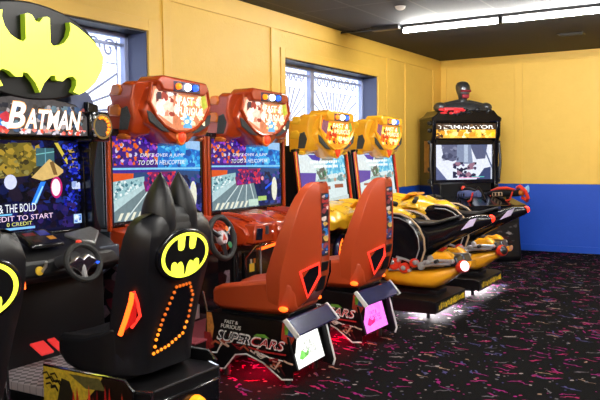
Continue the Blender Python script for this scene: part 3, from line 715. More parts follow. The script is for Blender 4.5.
def finish_car(root, p, H, lp, pink):
    bg = (250, 120, 235) if pink else (250, 250, 244)
    c1 = (200, 20, 70) if pink else (60, 80, 50); c2 = (235, 40, 120) if pink else (120, 200, 90)
    p.rect(0, 0, .38, H, bg)
    p.blobs(.02, .02, .32, H-.02, [bg, tuple(min(255, int(c*1.02)) for c in bg), tuple(int(c*.94) for c in bg)], 14, .03, .07, 3)
    p.polys([[(.04, .06), (.09, .11), (.14, .08), (.19, .10), (.17, .06), (.08, .045)]], c2)
    p.text('FAST &', .12, .125, .24, .155, c1, .2); p.text('FURIOUS', .10, .09, .29, .12, c1, .2); p.text('SUPERCARS', .12, .062, .30, .083, c1, .3)
    p.build('lit_face', 'pic_back', lp)
    for y0, y1 in ((.165, .19),):
        fn = MB().prism([(1.27, .34), (1.30, .34), (1.365, .09), (1.35, .05), (1.28, .06)], 'xz', y0, y1).build('rear_fin', 'black', root, bevel=.005)
        MB().tube([(1.302, (y0+y1)/2, .338), (1.368, (y0+y1)/2, .09), (1.355, (y0+y1)/2, .05)], .0085, 6).build('fin_edge', 'white', fn)
    for x in (.72, 1.2):
        for y in (-.2, .2): MB().cyl((x, y, 0), (x, y, .11), .022).build('caster', 'rubber', root)
    MB().box((.84, -.20, .155), (1.0, .20, .165)).build('underglow_strip', 'e_underred', root)
    # moulded seat
    cu = MB(); seat_shell(cu, [(.615, .17, .585, .57, .50), (.625, .22, .605, .58, .47), (.70, .25, .635, .595, .455), (.85, .262, .662, .61, .455), (1.05, .262, .69, .62, .455), (1.16, .25, .70, .66, .46), (1.22, .22, .68, .66, .47), (1.25, .18, .66, .65, .49)])
    seat = cu.build('seat_cushion', 'orange_vinyl', root, bevel=.01)
    bk = MB(); B = []
    for z, xf, wf, xr, wr in ((.49, 1.10, .25, 1.24, .14), (.55, 1.085, .258, 1.30, .10), (.62, 1.08, .262, 1.35, .075), (.72, 1.075, .262, 1.385, .06), (.84, 1.11, .255, 1.392, .06), (.94, 1.145, .245, 1.395, .06), (1.04, 1.18, .23, 1.395, .062), (1.12, 1.205, .21, 1.393, .065), (1.18, 1.225, .19, 1.39, .066), (1.24, 1.245, .16, 1.388, .066), (1.29, 1.27, .13, 1.386, .062), (1.325, 1.30, .10, 1.382, .052), (1.335, 1.32, .07, 1.37, .04)):
        B.append([(xf, -wf, z), (xf+.02, -wf*.62, z), (xf+.06, -wf*.3, z), (xf+.065, 0, z), (xf+.06, wf*.3, z), (xf+.02, wf*.62, z), (xf, wf, z),
                  (xf+.03+.25*(xr-xf), wf*.98, z), (xr-.012, wr+.02, z), (xr, wr, z), (xr-.008, wr*.8, z), (xr-.008, -wr*.8, z), (xr, -wr, z), (xr-.012, -wr-.02, z), (xf+.03+.25*(xr-xf), -wf*.98, z)])
    bk.loft(B); back = bk.build('backrest', 'orange_vinyl', root, bevel=.006)
    # printed rear panel and neon framed recesses
    p = Pic((1.3875, -.058, .84), (0, 1, 0), (.004, 0, .42)); 
    p.poly([(0, 0), (.104, 0), (.108, 1), (.0, 1)], (24, 20, 26))
    p.blobs(.002, .02, .104, .98, [(40, 120, 200), (20, 50, 120), (230, 190, 90), (220, 200, 190), (180, 50, 40), (12, 12, 16), (90, 170, 210), (12, 12, 14), (150, 60, 60)], 46, .02, .06, 4)
    p.build('rear_art', 'pic_paint', back)
    bl = MB().prism([(1.33, .60), (1.348, .60), (1.392, .80), (1.36, .80)], 'xz', -.05, .05).build('rear_cover', 'black', back, bevel=.004)
    for s in (-1, 1):
        def F(t, z):
            # point on the rear-side facet, pushed out a little
            xf, wf, xr, wr = 1.10, .259, 1.385, .068
            return V(xf+(xr-xf)*t, s*(wf+(wr-wf)*t), z) + V(.09, s*.15, 0)*.10
        q = [F(.60, .745), F(.97, .80), F(.98, .72), F(.74, .575)]
        MB().loft([[tuple(a - V(.09, s*.15, 0)*.1) for a in q], [tuple(a) for a in q]]).build('side_recess', 'gloss_black', back)
        if s < 0: MB().tube([a + V(.09, s*.15, 0)*.03 for a in q], .010, 8, True).build('neon_frame', 'e_redneon', back)
        MB().ball((1.20, s*.247, .505), (.035, .014, .018)).build('tail_light', 'e_hot', seat)

def place(o, x, y, rz, label): o.location = (x, y, 0); o.rotation_euler = (0, 0, radians(rz)); o['label'] = label

r_, p_, H_, lp_ = car_racer('racing_arcade_machine'); finish_car(r_, p_, H_, lp_, False)
place(r_, -3.78, 4.23, 3, 'red car racing cabinet with orange seat and white lit rear plate')
r_, p_, H_, lp_ = car_racer('racing_arcade_machine'); finish_car(r_, p_, H_, lp_, True)
place(r_, -3.80, 5.41, -1, 'red car racing cabinet with orange seat and pink lit rear plate')

# ------------------------------------------------------------------ amber motorbike racers
def bike_racer(name):
    root = empty(name, (0, 0, 0), 0, 'x', 'arcade machine', 'amber motorbike racing cabinets')
    cabinet(root, 'bike')
    # glowing ring on the lower front
    rg = MB().torus((.215, 0, .50), .165, .030, (1, 0, 0), 36, 8, .82, 1.1).build('ring_housing', 'navy', root)
    MB().torus((.232, 0, .50), .150, .017, (1, 0, 0), 36, 8, .82, 1.1).build('ring_light', 'e_hot', rg)
    l = MB()
    for k in range(20):
        a = 2*pi*k/20; l.ball((.25, .123*sin(a), .50+.165*cos(a)), .010, 6)
    l.build('ring_bulbs', 'e_orange', rg)
    # base platform
    bs = MB().prism([(.30, .06), (.30, .14), (.36, .17), (1.33, .17), (1.39, .155), (1.39, .05), (1.375, .05), (1.37, .11), (.32, .11)], 'xz', -.42, .42).build('base_platform', 'black', root, bevel=.004)
    for s in (-1, 1): MB().box((.32, min(s*.40, s*.42), .05), (1.375, max(s*.40, s*.42), .115)).build('skirt', 'black', bs)
    p = Pic((1.3912, -.41, .055), (0, 1, 0), (0, 0, 1)); p.rect(0, 0, .82, .092, (12, 12, 12))
    R_ = random.Random(9)
    for i in range(16):
        u = .06+.72*(i+.5)/16; ww = R_.uniform(.030, .052); a = R_.uniform(.006, .022); b = R_.uniform(.066, .090)
        p.poly([(u-ww/2, a), (u+ww*.1, a+.012), (u+ww, a), (u+ww*.55, (a+b)/2), (u+ww*.8, b), (u-ww*.2, b-.012), (u-ww*.6, b), (u-ww*.1, (a+b)/2)], R_.choice([(250, 215, 40), (235, 195, 50), (215, 185, 60)])); p.n -= .8
    p.build('front_art', 'pic_paint', bs)
    for x in (.45, 1.3):
        for y in (-.37, .37): MB().cyl((x, y, 0), (x, y, .112), .018).build('levelling_foot', 'gunmetal', root)
    for s in (-1, 1): MB().box((1.18, s*.19-.16, .095), (1.27, s*.19+.16, .108)).build('underglow_strip', 'e_underwhite', bs)
    MB().tube([(.62, -.40, .19), (.90, -.40, .19)], .018, 8).build('red_marker', 'e_redneon', bs)
    for x in (.85, 1.15): MB().cyl((x, 0, .14), (x, 0, .30), .05).build('pivot_post', 'gunmetal', root)
    MB().box((.5, -.13, .15), (1.3, .13, .215)).build('swing_frame', 'black', root, bevel=.01)
    # lower amber engine cowl, wide in the middle, swept up at the back
    rs = []
    for x, z0, z1, w in ((.73, .30, .36, .10), (.77, .25, .42, .18), (.84, .232, .465, .215), (.93, .226, .46, .225), (1.05, .224, .43, .228), (1.18, .225, .425, .228), (1.28, .232, .44, .22), (1.36, .275, .455, .20), (1.45, .345, .472, .165), (1.54, .405, .497, .125), (1.61, .45, .512, .08)):
        rs.append(ring(x, 0, (z0+z1)/2, w, (z1-z0)/2, 'x', 20, 2.8))
    cw = MB().loft(rs).build('engine_cowl', 'amber_cowl', root, bevel=0)
    # engine details on each side
    for s in (-1, 1):
        y = s*.216
        en = MB().prism([(.84, .37), (.84, .46), (.92, .53), (1.12, .52), (1.30, .56), (1.5, .56), (1.54, .48), (1.3, .43)], 'xz', s*.02, s*.185).build('engine_block', 'gunmetal', cw, bevel=.012)
        for (x, z, r) in ((.90, .455, .060), (1.0, .425, .052), (1.10, .48, .045)): MB().lathe([(r, -.02), (r, .02), (r*.8, .035), (r*.45, .038), (r*.4, .03), (0, .03)], (x, y, z), (0, s, 0), 18).build('engine_cover', 'gun_red', cw)
        en = MB()
        for (x, z, r) in ((.88, .48, .026), (.95, .50, .018), (1.0, .43, .024), (1.06, .41, .016), (1.12, .49, .024), (1.18, .45, .030), (1.24, .50, .022), (1.48, .52, .022)): en.lathe([(r, -.01), (r, .034), (r*.6, .044), (0, .044)], (x, y*1.04, z), (0, s, 0), 14)
        for a, b in (((.84, .40), (1.04, .40)), ((.92, .53), (1.12, .47)), ((1.08, .44), (1.24, .50)), ((1.2, .50), (1.48, .525)), ((1.18, .455), (1.46, .49)), ((.82, .44), (.88, .52))): en.tube([(a[0], y*1.06, a[1]), ((a[0]+b[0])/2, y*1.09, (a[1]+b[1])/2+.010), (b[0], y*1.04, b[1])], .013, 7)
        en.build('engine_links', 'silver', cw)
        MB().prism([(1.19, .455), (1.24, .53), (1.46, .545), (1.50, .515), (1.38, .46)], 'xz', s*.17, s*.215).build('swing_arm', 'silver', cw, bevel=.012)
        fr = []
        for x, z0, z1 in ((1.24, .50, .53), (1.27, .485, .575), (1.31, .485, .60), (1.36, .49, .595), (1.40, .495, .612), (1.45, .505, .59), (1.48, .52, .555)): fr.append(ring(x, s*.165, (z0+z1)/2, .062, (z1-z0)/2, 'x', 12, 3.4))
        pg = MB().loft(fr).build('heel_guard', 'amber_cowl', cw)
        MB().cyl((1.34, s*.18, .52), (1.34, s*.30, .515), .016).build('foot_peg', 'rubber', pg)
        MB().lathe([(.03, 0), (.03, .012), (.02, .03), (0, .03)], (1.265, s*.215, .535), (0, s, 0), 14).build('peg_cap', 'silver', pg)
    tl = MB().lathe([(.058, -.02), (.062, .03), (.05, .05), (.048, .035)], (1.545, -.15, .465), (.75, -.55, .25), 18).build('exhaust_shroud', 'gun_red', cw)
    MB().lathe([(.050, .032), (.046, .05), (.03, .062), (0, .066)], (1.545, -.15, .465), (.75, -.55, .25), 18).build('exhaust_lamp', 'e_whitesoft', tl)
    # black upper body and tail
    rs = []
    for x, z0, z1, w in ((.48, .52, .70, .09), (.60, .44, .80, .12), (.75, .42, .86, .14), (.90, .45, .865, .145), (1.05, .50, .845, .14), (1.2, .555, .84, .13), (1.35, .64, .865, .12), (1.5, .72, .905, .105), (1.65, .80, .945, .085), (1.75, .85, .945, .06), (1.79, .875, .93, .035)):
        rs.append(ring(x, 0, (z0+z1)/2, w, (z1-z0)/2, 'x', 18, 3))
    bd = MB().loft(rs).build('bike_body', 'gloss_black', root)
    rs = []
    for x, z0, z1, w in ((.92, .84, .885, .06), (.98, .83, .89, .12), (1.1, .82, .872, .14), (1.25, .825, .875, .14), (1.36, .86, .905, .12), (1.44, .89, .93, .10), (1.48, .90, .94, .06)): rs.append(ring(x, 0, (z0+z1)/2, w, (z1-z0)/2, 'x', 16, 2.6))
    MB().loft(rs).build('saddle', 'vinyl_black', root)
    MB().lathe([(.036, 0), (.036, .02), (.02, .04), (0, .042)], (1.765, 0, .91), (1, 0, .1), 16).build('tail_light', 'e_red', bd)
    for s in (-1, 1):
        MB().loft([[(1.52, s*.103, .80), (1.63, s*.088, .845), (1.67, s*.082, .925), (1.60, s*.090, .90)], [(1.52, s*.110, .80), (1.63, s*.095, .845), (1.67, s*.089, .925), (1.60, s*.097, .90)]]).build('tail_panel', 'e_whitesoft' if False else mat('pearl_panel', (.62, .52, .78), .3, coat=.5), bd)
        # rounded knee shield with tan and silver piping
        sh = MB()
        arc = [(.62, .93), (.80, .955), (.95, .945), (1.06, .90), (1.14, .82), (1.19, .72), (1.20, .60), (1.16, .48), (1.02, .44), (.84, .44), (.68, .50), (.58, .66), (.56, .82)]
        c = (.88, .70)
        sh.loft([[(x, s*.13, z) for x, z in arc], [(c[0]+(x-c[0])*.97, s*.19, c[1]+(z-c[1])*.97) for x, z in arc], [(c[0]+(x-c[0])*.80, s*.215, c[1]+(z-c[1])*.80) for x, z in arc], [(c[0]+(x-c[0])*.6, s*.20, c[1]+(z-c[1])*.6) for x, z in arc]])
        k = sh.build('knee_shield', 'gloss_black', bd, bevel=.01)
        cr = arc[1:8]
        MB().tube([(c[0]+(x-c[0])*.985, s*.188, c[1]+(z-c[1])*.985) for x, z in cr], .010, 7).build('piping', 'tan', k)
        MB().tube([(c[0]+(x-c[0])*.84, s*.215, c[1]+(z-c[1])*.84) for x, z in cr], .006, 6).build('piping', 'silver', k)
    # amber front fairing and tank, dark grips
    rs = []
    for x, z0, z1, w in ((.34, .74, .93, .20), (.40, .70, 1.0, .25), (.50, .70, 1.04, .27), (.60, .72, 1.045, .27), (.68, .75, 1.01, .22), (.75, .76, .985, .19), (.86, .78, .985, .165), (.93, .80, .965, .14), (.99, .83, .93, .09)):
        rr = ring(x, 0, (z0+z1)/2, w, (z1-z0)/2, 'x', 22, 2.5)
        rs.append([(a, b, z + .014*sin(b*26+x*17)) for a, b, z in rr])
    fa = MB().loft(rs).build('front_fairing', 'yel_dash', root)
    MB().loft([ring(.40, 0, 1.0, .20, .02, 'x', 14), ring(.46, 0, 1.055, .17, .025, 'x', 14), ring(.56, 0, 1.065, .12, .015, 'x', 14)]).build('windscreen', 'amber_cowl', fa)
    for s in (-1, 1):
        MB().tube([(.58, s*.12, 1.02), (.60, s*.25, 1.025), (.64, s*.37, 1.0)], .017, 8).build('handlebar', 'gunmetal', fa)
        MB().cyl((.615, s*.28, 1.02), (.645, s*.40, .995), .026).build('grip', 'rubber', fa)
        MB().loft([ring(.46, s*.30, .93, .05, .03, 'x', 10), ring(.56, s*.33, .95, .075, .045, 'x', 10), ring(.66, s*.30, .93, .04, .03, 'x', 10)]).build('hand_guard', 'yel_dash', fa)
        MB().box((.69, s*.17-.03, .845), (.75, s*.17+.03, .885)).build('vent', 'black', fa, bevel=.006)
    MB().cyl((.2, 0, .62), (.6, 0, .72), .06).build('neck', 'black', root)
    return root
b1 = bike_racer('racing_arcade_machine')
place(b1, -3.78, 6.78, 0, 'amber motorbike racing cabinet nearer the camera, with a round white-lit exhaust')
b2 = copy_tree(b1)
for c_ in b2.children_recursive:
    if c_.name.startswith('exhaust_lamp'): c_.material_slots[0].link = 'OBJECT'; c_.material_slots[0].material = M['gunmetal']
place(b2, -3.78, 8.08, 0, 'amber motorbike racing cabinet farther back, last in the row before the corner cabinet')

# ------------------------------------------------------------------ bat-emblem racers
def bat(sx, sy):
    """bat silhouette in a unit oval: outline points, right half mirrored"""
    R = [(0, .60), (.025, .60), (.075, .72), (.13, .745), (.165, .72), (.165, .20), (.20, .14), (.27, .16), (.36, .24), (.43, .40), (.46, .58), (.45, .72),
         (.57, .64), (.74, .47), (.90, .25), (.96, .06), (.93, -.26), (.82, -.56), (.69, -.76), (.56, -.87),
         (.475, -.82), (.52, -.68), (.525, -.55), (.475, -.475), (.39, -.51), (.32, -.61), (.225, -.595), (.215, -.50), (.155, -.51), (.06, -.69), (.0, -.90)]
    L = [(-x, y) for x, y in R[1:-1]][::-1]
    return [(x*sx, y*sy) for x, y in R + L]

def bat_racer(name):
    root = empty(name, (0, 0, 0), 0, 'x', 'arcade machine', 'black racing cabinets with bat emblems')
    W_, H_ = 1.02, .57
    MB().prism([(-.50, .04), (.10, .04), (.14, .30), (.14, .82), (.02, 1.0), (-.5, 1.0)], 'xz', -.56, .56).build('lower_cabinet', 'black', root, bevel=.012)
    f = MB()
    for y in (-.45, .45):
        for x in (-.42, .05): f.cyl((x, y, 0), (x, y, .05), .03)
    f.build('foot', 'rubber', root)
    MB().box((-.42, -.52, .98), (-.06, .52, 1.90)).build('monitor_housing', 'black', root, bevel=.01)
    b_ = MB()
    for (y0, y1, z0, z1) in ((-.56, -.51, 1.02, 1.66), (.51, .56, 1.02, 1.66), (-.51, .51, 1.02, 1.05), (-.51, .51, 1.62, 1.66)): b_.box((-.08, y0, z0), (.03, y1, z1))
    b_.build('screen_bezel', 'gloss_black', root, bevel=.006)
    for s in (-1, 1):
        MB().prism([(s*.53, .98), (s*.60, 1.02), (s*.565, 1.12), (s*.545, 1.28), (s*.55, 1.44), (s*.58, 1.58), (s*.60, 1.66), (s*.60, 1.86), (s*.50, 1.88)], 'yz', -.30, .09).build('side_wing', 'gloss_black', root, bevel=.01)
        sp = MB().box((-.05, min(s*.436, s*.605), 1.615), (.19, max(s*.436, s*.605), 1.81)).build('speaker_pod', 'gloss_black', root, bevel=.018)
        MB().lathe([(.082, 0), (.082, .016), (.068, .016), (.064, .004), (0, .0)], (.19, s*.52, 1.712), (1, 0, 0), 24).build('speaker_ring', 'chrome', sp)
        MB().lathe([(.062, .004), (.03, -.0), (0, .008)], (.192, s*.52, 1.712), (1, 0, 0), 20).build('speaker_cone', 'grille', sp)
        q = MB()
        for k in range(7):
            a = radians(-20+25*k); q.ball((.203, s*.52+.054*sin(a), 1.712+.058*cos(a)), .010, 8)
        q.build('ring_lights', 'e_amber', sp)
        bl = MB()
        for a in (45, 135, 225, 315): bl.ball((.193, s*.52+.078*sin(radians(a)), 1.712+.078*cos(radians(a))), .012, 8)
        bl.build('bolts', 'silver', sp)
    # screen picture
    p = Pic((-.02, -.51, 1.05), (0, 1, 0), (0, 0, 1)); w, h = W_, H_; R = p.rect
    R(0, 0, w, h, (14, 16, 46))
    p.blobs(0, h*.3, w, h, [(12, 16, 60), (8, 10, 30), (24, 44, 120), (26, 20, 46), (6, 8, 20), (12, 12, 30), (10, 10, 34)], 220, .012, .05, 2)
    p.poly([(w*.35, h*.95), (w*.60, h*.98), (w*.72, h*.78), (w*.60, h*.62), (w*.40, h*.60)], (120, 104, 40))
    p.blobs(w*.36, h*.62, w*.7, h*.98, [(170, 140, 50), (110, 96, 36), (140, 130, 70), (80, 72, 36), (60, 54, 30)], 90, .008, .035, 4)
    R(w*.66, h*.72, w*.80, h*.92, (60, 100, 110)); p.line([(w*.66, h*.85), (w*.8, h*.88)], .006, (120, 190, 190)); p.line([(w*.73, h*.72), (w*.73, h*.92)], .006, (110, 170, 190))
    p.poly([(w*.62, h*.60), (w*.76, h*.80), (w*.88, h*.66), (w*.82, h*.60), (w*.70, h*.56)], (215, 180, 110)); p.poly([(w*.76, h*.76), (w*.79, h*.78), (w*.82, h*.62), (w*.79, h*.62)], (120, 90, 50))
    p.poly([(w*.80, h*.98), (w*.83, h*.98), (w*.93, h*.72), (w*.92, h*.68)], (210, 190, 70))
    for k in range(4): p.poly([(w*(.90+.012*k), h*(.92-.07*k)), (w*(.95+.01*k), h*(.91-.07*k)), (w*(.965+.008*k), h*(.87-.07*k)), (w*(.92+.012*k), h*(.87-.07*k))], (180, 150, 70))
    p.blobs(w*.86, h*.1, w, h*.98, [(20, 30, 170), (14, 20, 100), (50, 70, 210), (8, 10, 40), (10, 12, 60)], 170, .006, .022, 6)
    p.blobs(w*.3, h*.34, w*.85, h*.55, [(8, 8, 16), (16, 24, 70), (30, 22, 40), (6, 6, 12)], 80, .015, .05, 8)
    p.poly([(w*.60, h*.30), (w*.65, h*.32), (w*.72, h*.55), (w*.68, h*.55)], (40, 130, 240)); p.poly([(w*.62, h*.3), (w*.64, h*.31), (w*.70, h*.50), (w*.69, h*.5)], (160, 220, 250))
    p.circ(w*.80, h*.48, .048, (190, 30, 110), ry=.07); p.circ(w*.795, h*.48, .036, (255, 235, 245), ry=.055); p.circ(w*.46, h*.56, .045, (210, 215, 255)); p.circ(w*.20, h*.5, .05, (190, 30, 110)); p.circ(w*.2, h*.5, .035, (255, 235, 245))
    p.blobs(w*.92, h*.45, w*.99, h*.54, [(150, 170, 220), (200, 210, 240)], 12, .01, .03, 7)
    p.blobs(w*.45, h*.02, w*.95, h*.30, [(24, 24, 90), (14, 14, 46), (44, 30, 96), (10, 10, 30)], 80, .01, .045, 12)
    p.text('THE BRAVE & THE BOLD', w*.12, h*.235, w*.635, h*.325, (240, 246, 255))
    p.line([(w*.2, h*.217), (w*.46, h*.217)], .010, (120, 200, 250))
    p.text('INSERT CREDIT TO START', w*.08, h*.145, w*.76, h*.20, (250, 215, 245))
    p.text('0 CREDIT', w*.42, h*.09, w*.60, h*.13, (225, 225, 120)); p.line([(w*.41, h*.062), (w*.62, h*.062)], .014, (130, 195, 250))
    R(w*.925, h*.055, w*.99, h*.16, (170, 205, 250)); p.blobs(w*.93, h*.07, w*.985, h*.15, [(30, 60, 170), (230, 240, 255), (60, 120, 210)], 12, .006, .016, 3)
    p.build('screen', 'pic_screen', root)
    # marquee with lettering
    mo = [(-.435, 1.645), (.435, 1.645), (.435, 1.77), (.34, 1.845), (.13, 1.878), (-.13, 1.878), (-.34, 1.845), (-.435, 1.77)]
    mq = MB().prism(mo, 'yz', -.06, .158).build('marquee_box', 'gloss_black', root, bevel=.006)
    p = Pic((.1595, 0, 0), (0, 1, 0), (0, 0, 1))
    p.poly([(y*.985, 1.76+(z-1.76)*.94) for y, z in mo], (70, 66, 66))
    p.blobs(-.42, 1.66, .41, 1.83, [(90, 110, 120), (40, 40, 46), (120, 60, 60), (150, 140, 140), (60, 80, 110), (60, 54, 50), (30, 30, 34)], 130, .010, .035, 3)
    p.blobs(-.42, 1.66, -.16, 1.8, [(40, 110, 190), (180, 50, 60), (190, 210, 230)], 18, .02, .05, 4)
    p.blobs(-.42, 1.652, .42, 1.685, [(220, 120, 110), (210, 200, 200), (230, 80, 60), (190, 180, 190)], 40, .01, .025, 5)
    p.build('marquee_panel', 'pic_back', mq)
    p = Pic((.1625, 0, 0), (0, 1, 0), (0, 0, 1))
    for c, d in (((255, 175, 110), .006), ((255, 255, 250), 0)):  # orange outline: glow around the letters, put into the colour
        p.text('B', -.175-d, 1.688-d, -.045+d, 1.838+d, c, .3, bold=.02); p.text('ATMAN', -.055-d, 1.686-d, .375+d, 1.800+d, c, .3, bold=.02)
    p.build('marquee_lettering', 'pic_back', mq)
    # oval topper with raised glowing bat
    n = 48
    ov = [(.02+.545*cos(2*pi*i/n), 2.142+.288*sin(2*pi*i/n)) for i in range(n)]
    tp = MB().prism(ov, 'yz', .06, .165).build('emblem_backing', 'black', root, bevel=.012)
    bt = [(y+.025, z+2.145) for y, z in bat(.535, .275)]
    MB().prism(bt, 'yz', .160, .207).build('emblem_side', 'lime_edge', tp)
    MB().prism(bt, 'yz', .2072, .2085).build('emblem_face', 'e_batface', tp)
    MB().box((-.2, -.25, 1.86), (.06, .25, 2.05)).build('emblem_mount', 'black', root, bevel=.01)
    for s in (-1, 1): MB().prism([(s*.38, 1.815), (s*.60, 1.815), (s*.60, 1.87), (s*.575, 1.92), (s*.525, 1.955), (s*.45, 1.97), (s*.38, 1.965)], 'yz', -.22, .055).build('top_fin', 'bluegrey', root, bevel=.02, seg=3)
    # dashboard, card panel, wings, wheel
    d = MB(); prof = [(-.03, 1.03), (.10, 1.03), (.26, .985), (.36, .92), (.38, .84), (.30, .79), (.10, .78), (-.03, .80)]
    d.loft([[(x*(1-.22*(abs(y)/.56)**2) if x > 0 else x, y, z) for x, z in prof] for y in [-.56+1.12*i/14 for i in range(15)]])
    dash = d.build('dashboard', 'black', root, bevel=.012)
    cp = MB().loft([[(.14, -.16, 1.06), (.31, -.15, .985), (.31, .09, .985), (.14, .08, 1.06)], [(.15, -.15, 1.085), (.315, -.14, 1.01), (.315, .08, 1.01), (.15, .07, 1.085)]]).build('card_panel', 'gloss_black', dash, bevel=.008)
    Uc = V(0, 1, 0); Wc = V(-.165, 0, .075).normalized(); p = Pic(V(.3155, -.14, 1.0106) + Uc.cross(Wc)*.001, Uc, Wc)
    p.rect(.01, .01, .21, .165, (16, 16, 20)); p.rect(.02, .11, .10, .145, (120, 20, 24)); p.rect(.12, .10, .195, .16, (24, 50, 150)); p.rect(.15, .045, .20, .085, (225, 150, 40)); p.rect(.03, .03, .08, .06, (60, 30, 30)); p.build('card_face', 'pic_soft', cp)
    for s in (-1, 1):
        wing = [(.13, s*.24, 1.04), (.12, s*.47, 1.065), (.22, s*.45, 1.045), (.31, s*.33, .985), (.27, s*.26, 1.005)]
        MB().loft([[(x, y, z-.025) for x, y, z in wing], wing]).build('dash_wing', 'dash_grey', dash, bevel=.008)
        MB().box((.15, min(s*.38, s*.55), .86), (.30, max(s*.38, s*.55), .95)).build('dash_box', mat('smoky_panel', (.05, .06, .08), .25), dash, bevel=.01)
        MB().lathe([(.026, 0), (.026, .012), (.0, .015)], (.36, s*.15, .87), (1, 0, .1), 16).build('dash_knob', 'yellow_label' if s < 0 else 'silver', dash)
    MB().tube([(.36, .0, .90), (.50, 0, .935)], .04, 10).build('steering_column', 'dgrey', root)
    st = MB(); sw = []
    for k in range(40):
        a = 2*pi*k/40; r = .098*(1 + .10*abs(sin(a))**3)
        sw.append((.56 - .35*r*cos(a), r*sin(a)*1.12, .915 + r*cos(a)))
    whl = st.tube(sw, .017, 8, True).build('steering_wheel', 'rubber', root)
    MB().prism([(-.11, .01), (-.035, .05), (0, .03), (.035, .05), (.11, .01), (.04, -.03), (0, -.075), (-.04, -.03)], 'yz', .545, .565, Matrix.Translation((0, 0, .905))).build('bat_hub', 'chrome', whl, bevel=.005)
    MB().tube([(.55, 0, .90), (.575, 0, .82)], .016, 8).build('spoke', 'silver', whl)
    MB().ball((.525, 0, 1.03), (.014, .022, .012)).build('top_button', 'gun_red', whl)
    for s in (-1, 1): MB().ball((.565, s*.112, .90), (.012, .014, .012)).build('thumb_button', 'e_blue' if s > 0 else 'gun_red', whl)
    MB().tube([(.36, -.13, .86), (.42, -.15, .90), (.44, -.16, .93)], .009, 6).build('lever', 'silver', dash)
    # footwell with tread plate and red pedals
    MB().box((.10, -.33, .23), (.80, .33, .28)).build('floor_plate', 'tread', root, bevel=.006)
    MB().box((.10, -.33, .03), (.70, .33, .23)).build('footwell_base', 'black', root, bevel=.006)
    for y, w_ in ((-.02, .05), (.085, .028)):
        MB().loft([[(.16, y-w_, .40), (.16, y+w_, .40), (.26, y+w_*.9, .345), (.26, y-w_*.9, .345)], [(.165, y-w_, .412), (.165, y+w_, .412), (.265, y+w_*.9, .357), (.265, y-w_*.9, .357)]]).build('pedal', mat('red_lit_pedal', (.6, .03, .03), .4, emit=(1, .03, .03), es=.25), root, bevel=.004)  # pedals glow faintly: their red light is put into the material
    # seat platform with printed sides, chrome edges, amber beacon
    pf = [(.62, -.32), (1.20, -.32), (1.31, -.27), (1.31, .27), (1.20, .32), (.62, .32)]
    plat = MB().prism(pf, 'xy', .09, .35).build('seat_platform', 'black', root, bevel=.008)
    MB().prism([(x*.96+.03, y*.9) for x, y in pf], 'xy', .0, .09).build('plinth', 'black', root)
    for s in (-1, 1):
        side = MB().prism([(.60, .405), (1.19, .405), (1.24, .36), (1.24, .10), (.60, .08)], 'xz', s*.325, s*.335).build('side_panel', 'black', root, bevel=.002)
        k = 1 if s < 0 else -1
        p = Pic((0, s*.3358, 0), (k, 0, 0), (0, 0, 1)); X = lambda pts: [(k*a, b) for a, b in pts]
        p.poly(X([(.60, .405), (1.19, .405), (1.24, .36), (1.24, .10), (.60, .08)]), (26, 16, 14))
        p.poly(X([(.60, .405), (1.04, .405), (.98, .33), (.90, .25), (.78, .10), (.60, .08)]), (205, 175, 52))
        p.poly(X([(.74, .36), (.80, .35), (.84, .25), (.86, .10), (.72, .09), (.70, .22)]), (44, 38, 26))
        p.poly(X([(.80, .39), (1.02, .395), (1.06, .34), (.92, .33)]), (96, 90, 50))
        R_ = random.Random(3)
        for i in range(9): a = R_.uniform(.62, .72); b = R_.uniform(.29, .38); p.line(X([(a-.025, b), (a+.01, b+.012), (a+.03, b-.012)]), .010, (36, 30, 22)); p.n -= .6
        for i in range(14):
            a = .83+.029*i; hh = R_.uniform(.12, .26)
            p.poly(X([(a-.014, .10), (a+.014, .10), (a+.010, .14+hh*.6), (a, .12+hh), (a-.010, .14+hh*.5)]), R_.choice([(200, 44, 36), (170, 30, 30), (225, 70, 50), (120, 20, 24)])); p.n -= .6
        p.build('side_art', 'pic_paint', side)
        MB().tube([(.60, s*.331, .41), (1.19, s*.331, .41), (1.245, s*.33, .36)], .0075, 6).build('edge_trim', 'chrome', side)
        MB().tube([(1.20, s*.315, .352), (1.305, s*.268, .350), (1.307, s*.268, .25)], .009, 6).build('corner_trim', 'chrome', plat)
        if s > 0: MB().tube([(1.04, .33, .36), (1.035, .325, .62), (1.05, .31, .83)], .008, 6).build('seat_chrome_line', 'chrome', root)  # thin chrome line up the far side of the seat
    MB().box((1.31, -.22, .12), (1.335, .24, .30)).build('rear_panel', 'gloss_black', plat, bevel=.01)
    MB().tube([(1.312, -.26, .353), (1.312, .26, .353)], .005, 6).build('rear_trim', 'dgrey', plat)
    bc = MB().lathe([(.062, 0), (.062, .02), (.05, .045), (.02, .058), (0, .06)], (1.335, .02, .20), (1, 0, .15), 18).build('beacon_lens', mat('amber_lens', (.8, .25, .0), .2, emit=(1, .35, .02), es=1.0), plat)
    MB().lathe([(.028, .05), (.018, .066), (0, .068)], (1.335, .0, .20), (1, 0, .15), 12).build('beacon_bulb', 'e_amber', bc)
    # black moulded seat
    cu = MB(); seat_shell(cu, [(.60, .19, .545, .535, .46), (.615, .24, .56, .545, .42), (.70, .27, .565, .545, .385), (.84, .28, .58, .55, .365), (.98, .285, .62, .57, .36), (1.06, .28, .66, .60, .36), (1.10, .25, .62, .60, .37), (1.12, .2, .55, .54, .40)])
    cu.build('seat_cushion', 'vinyl_black', root, bevel=.012)
    B = []
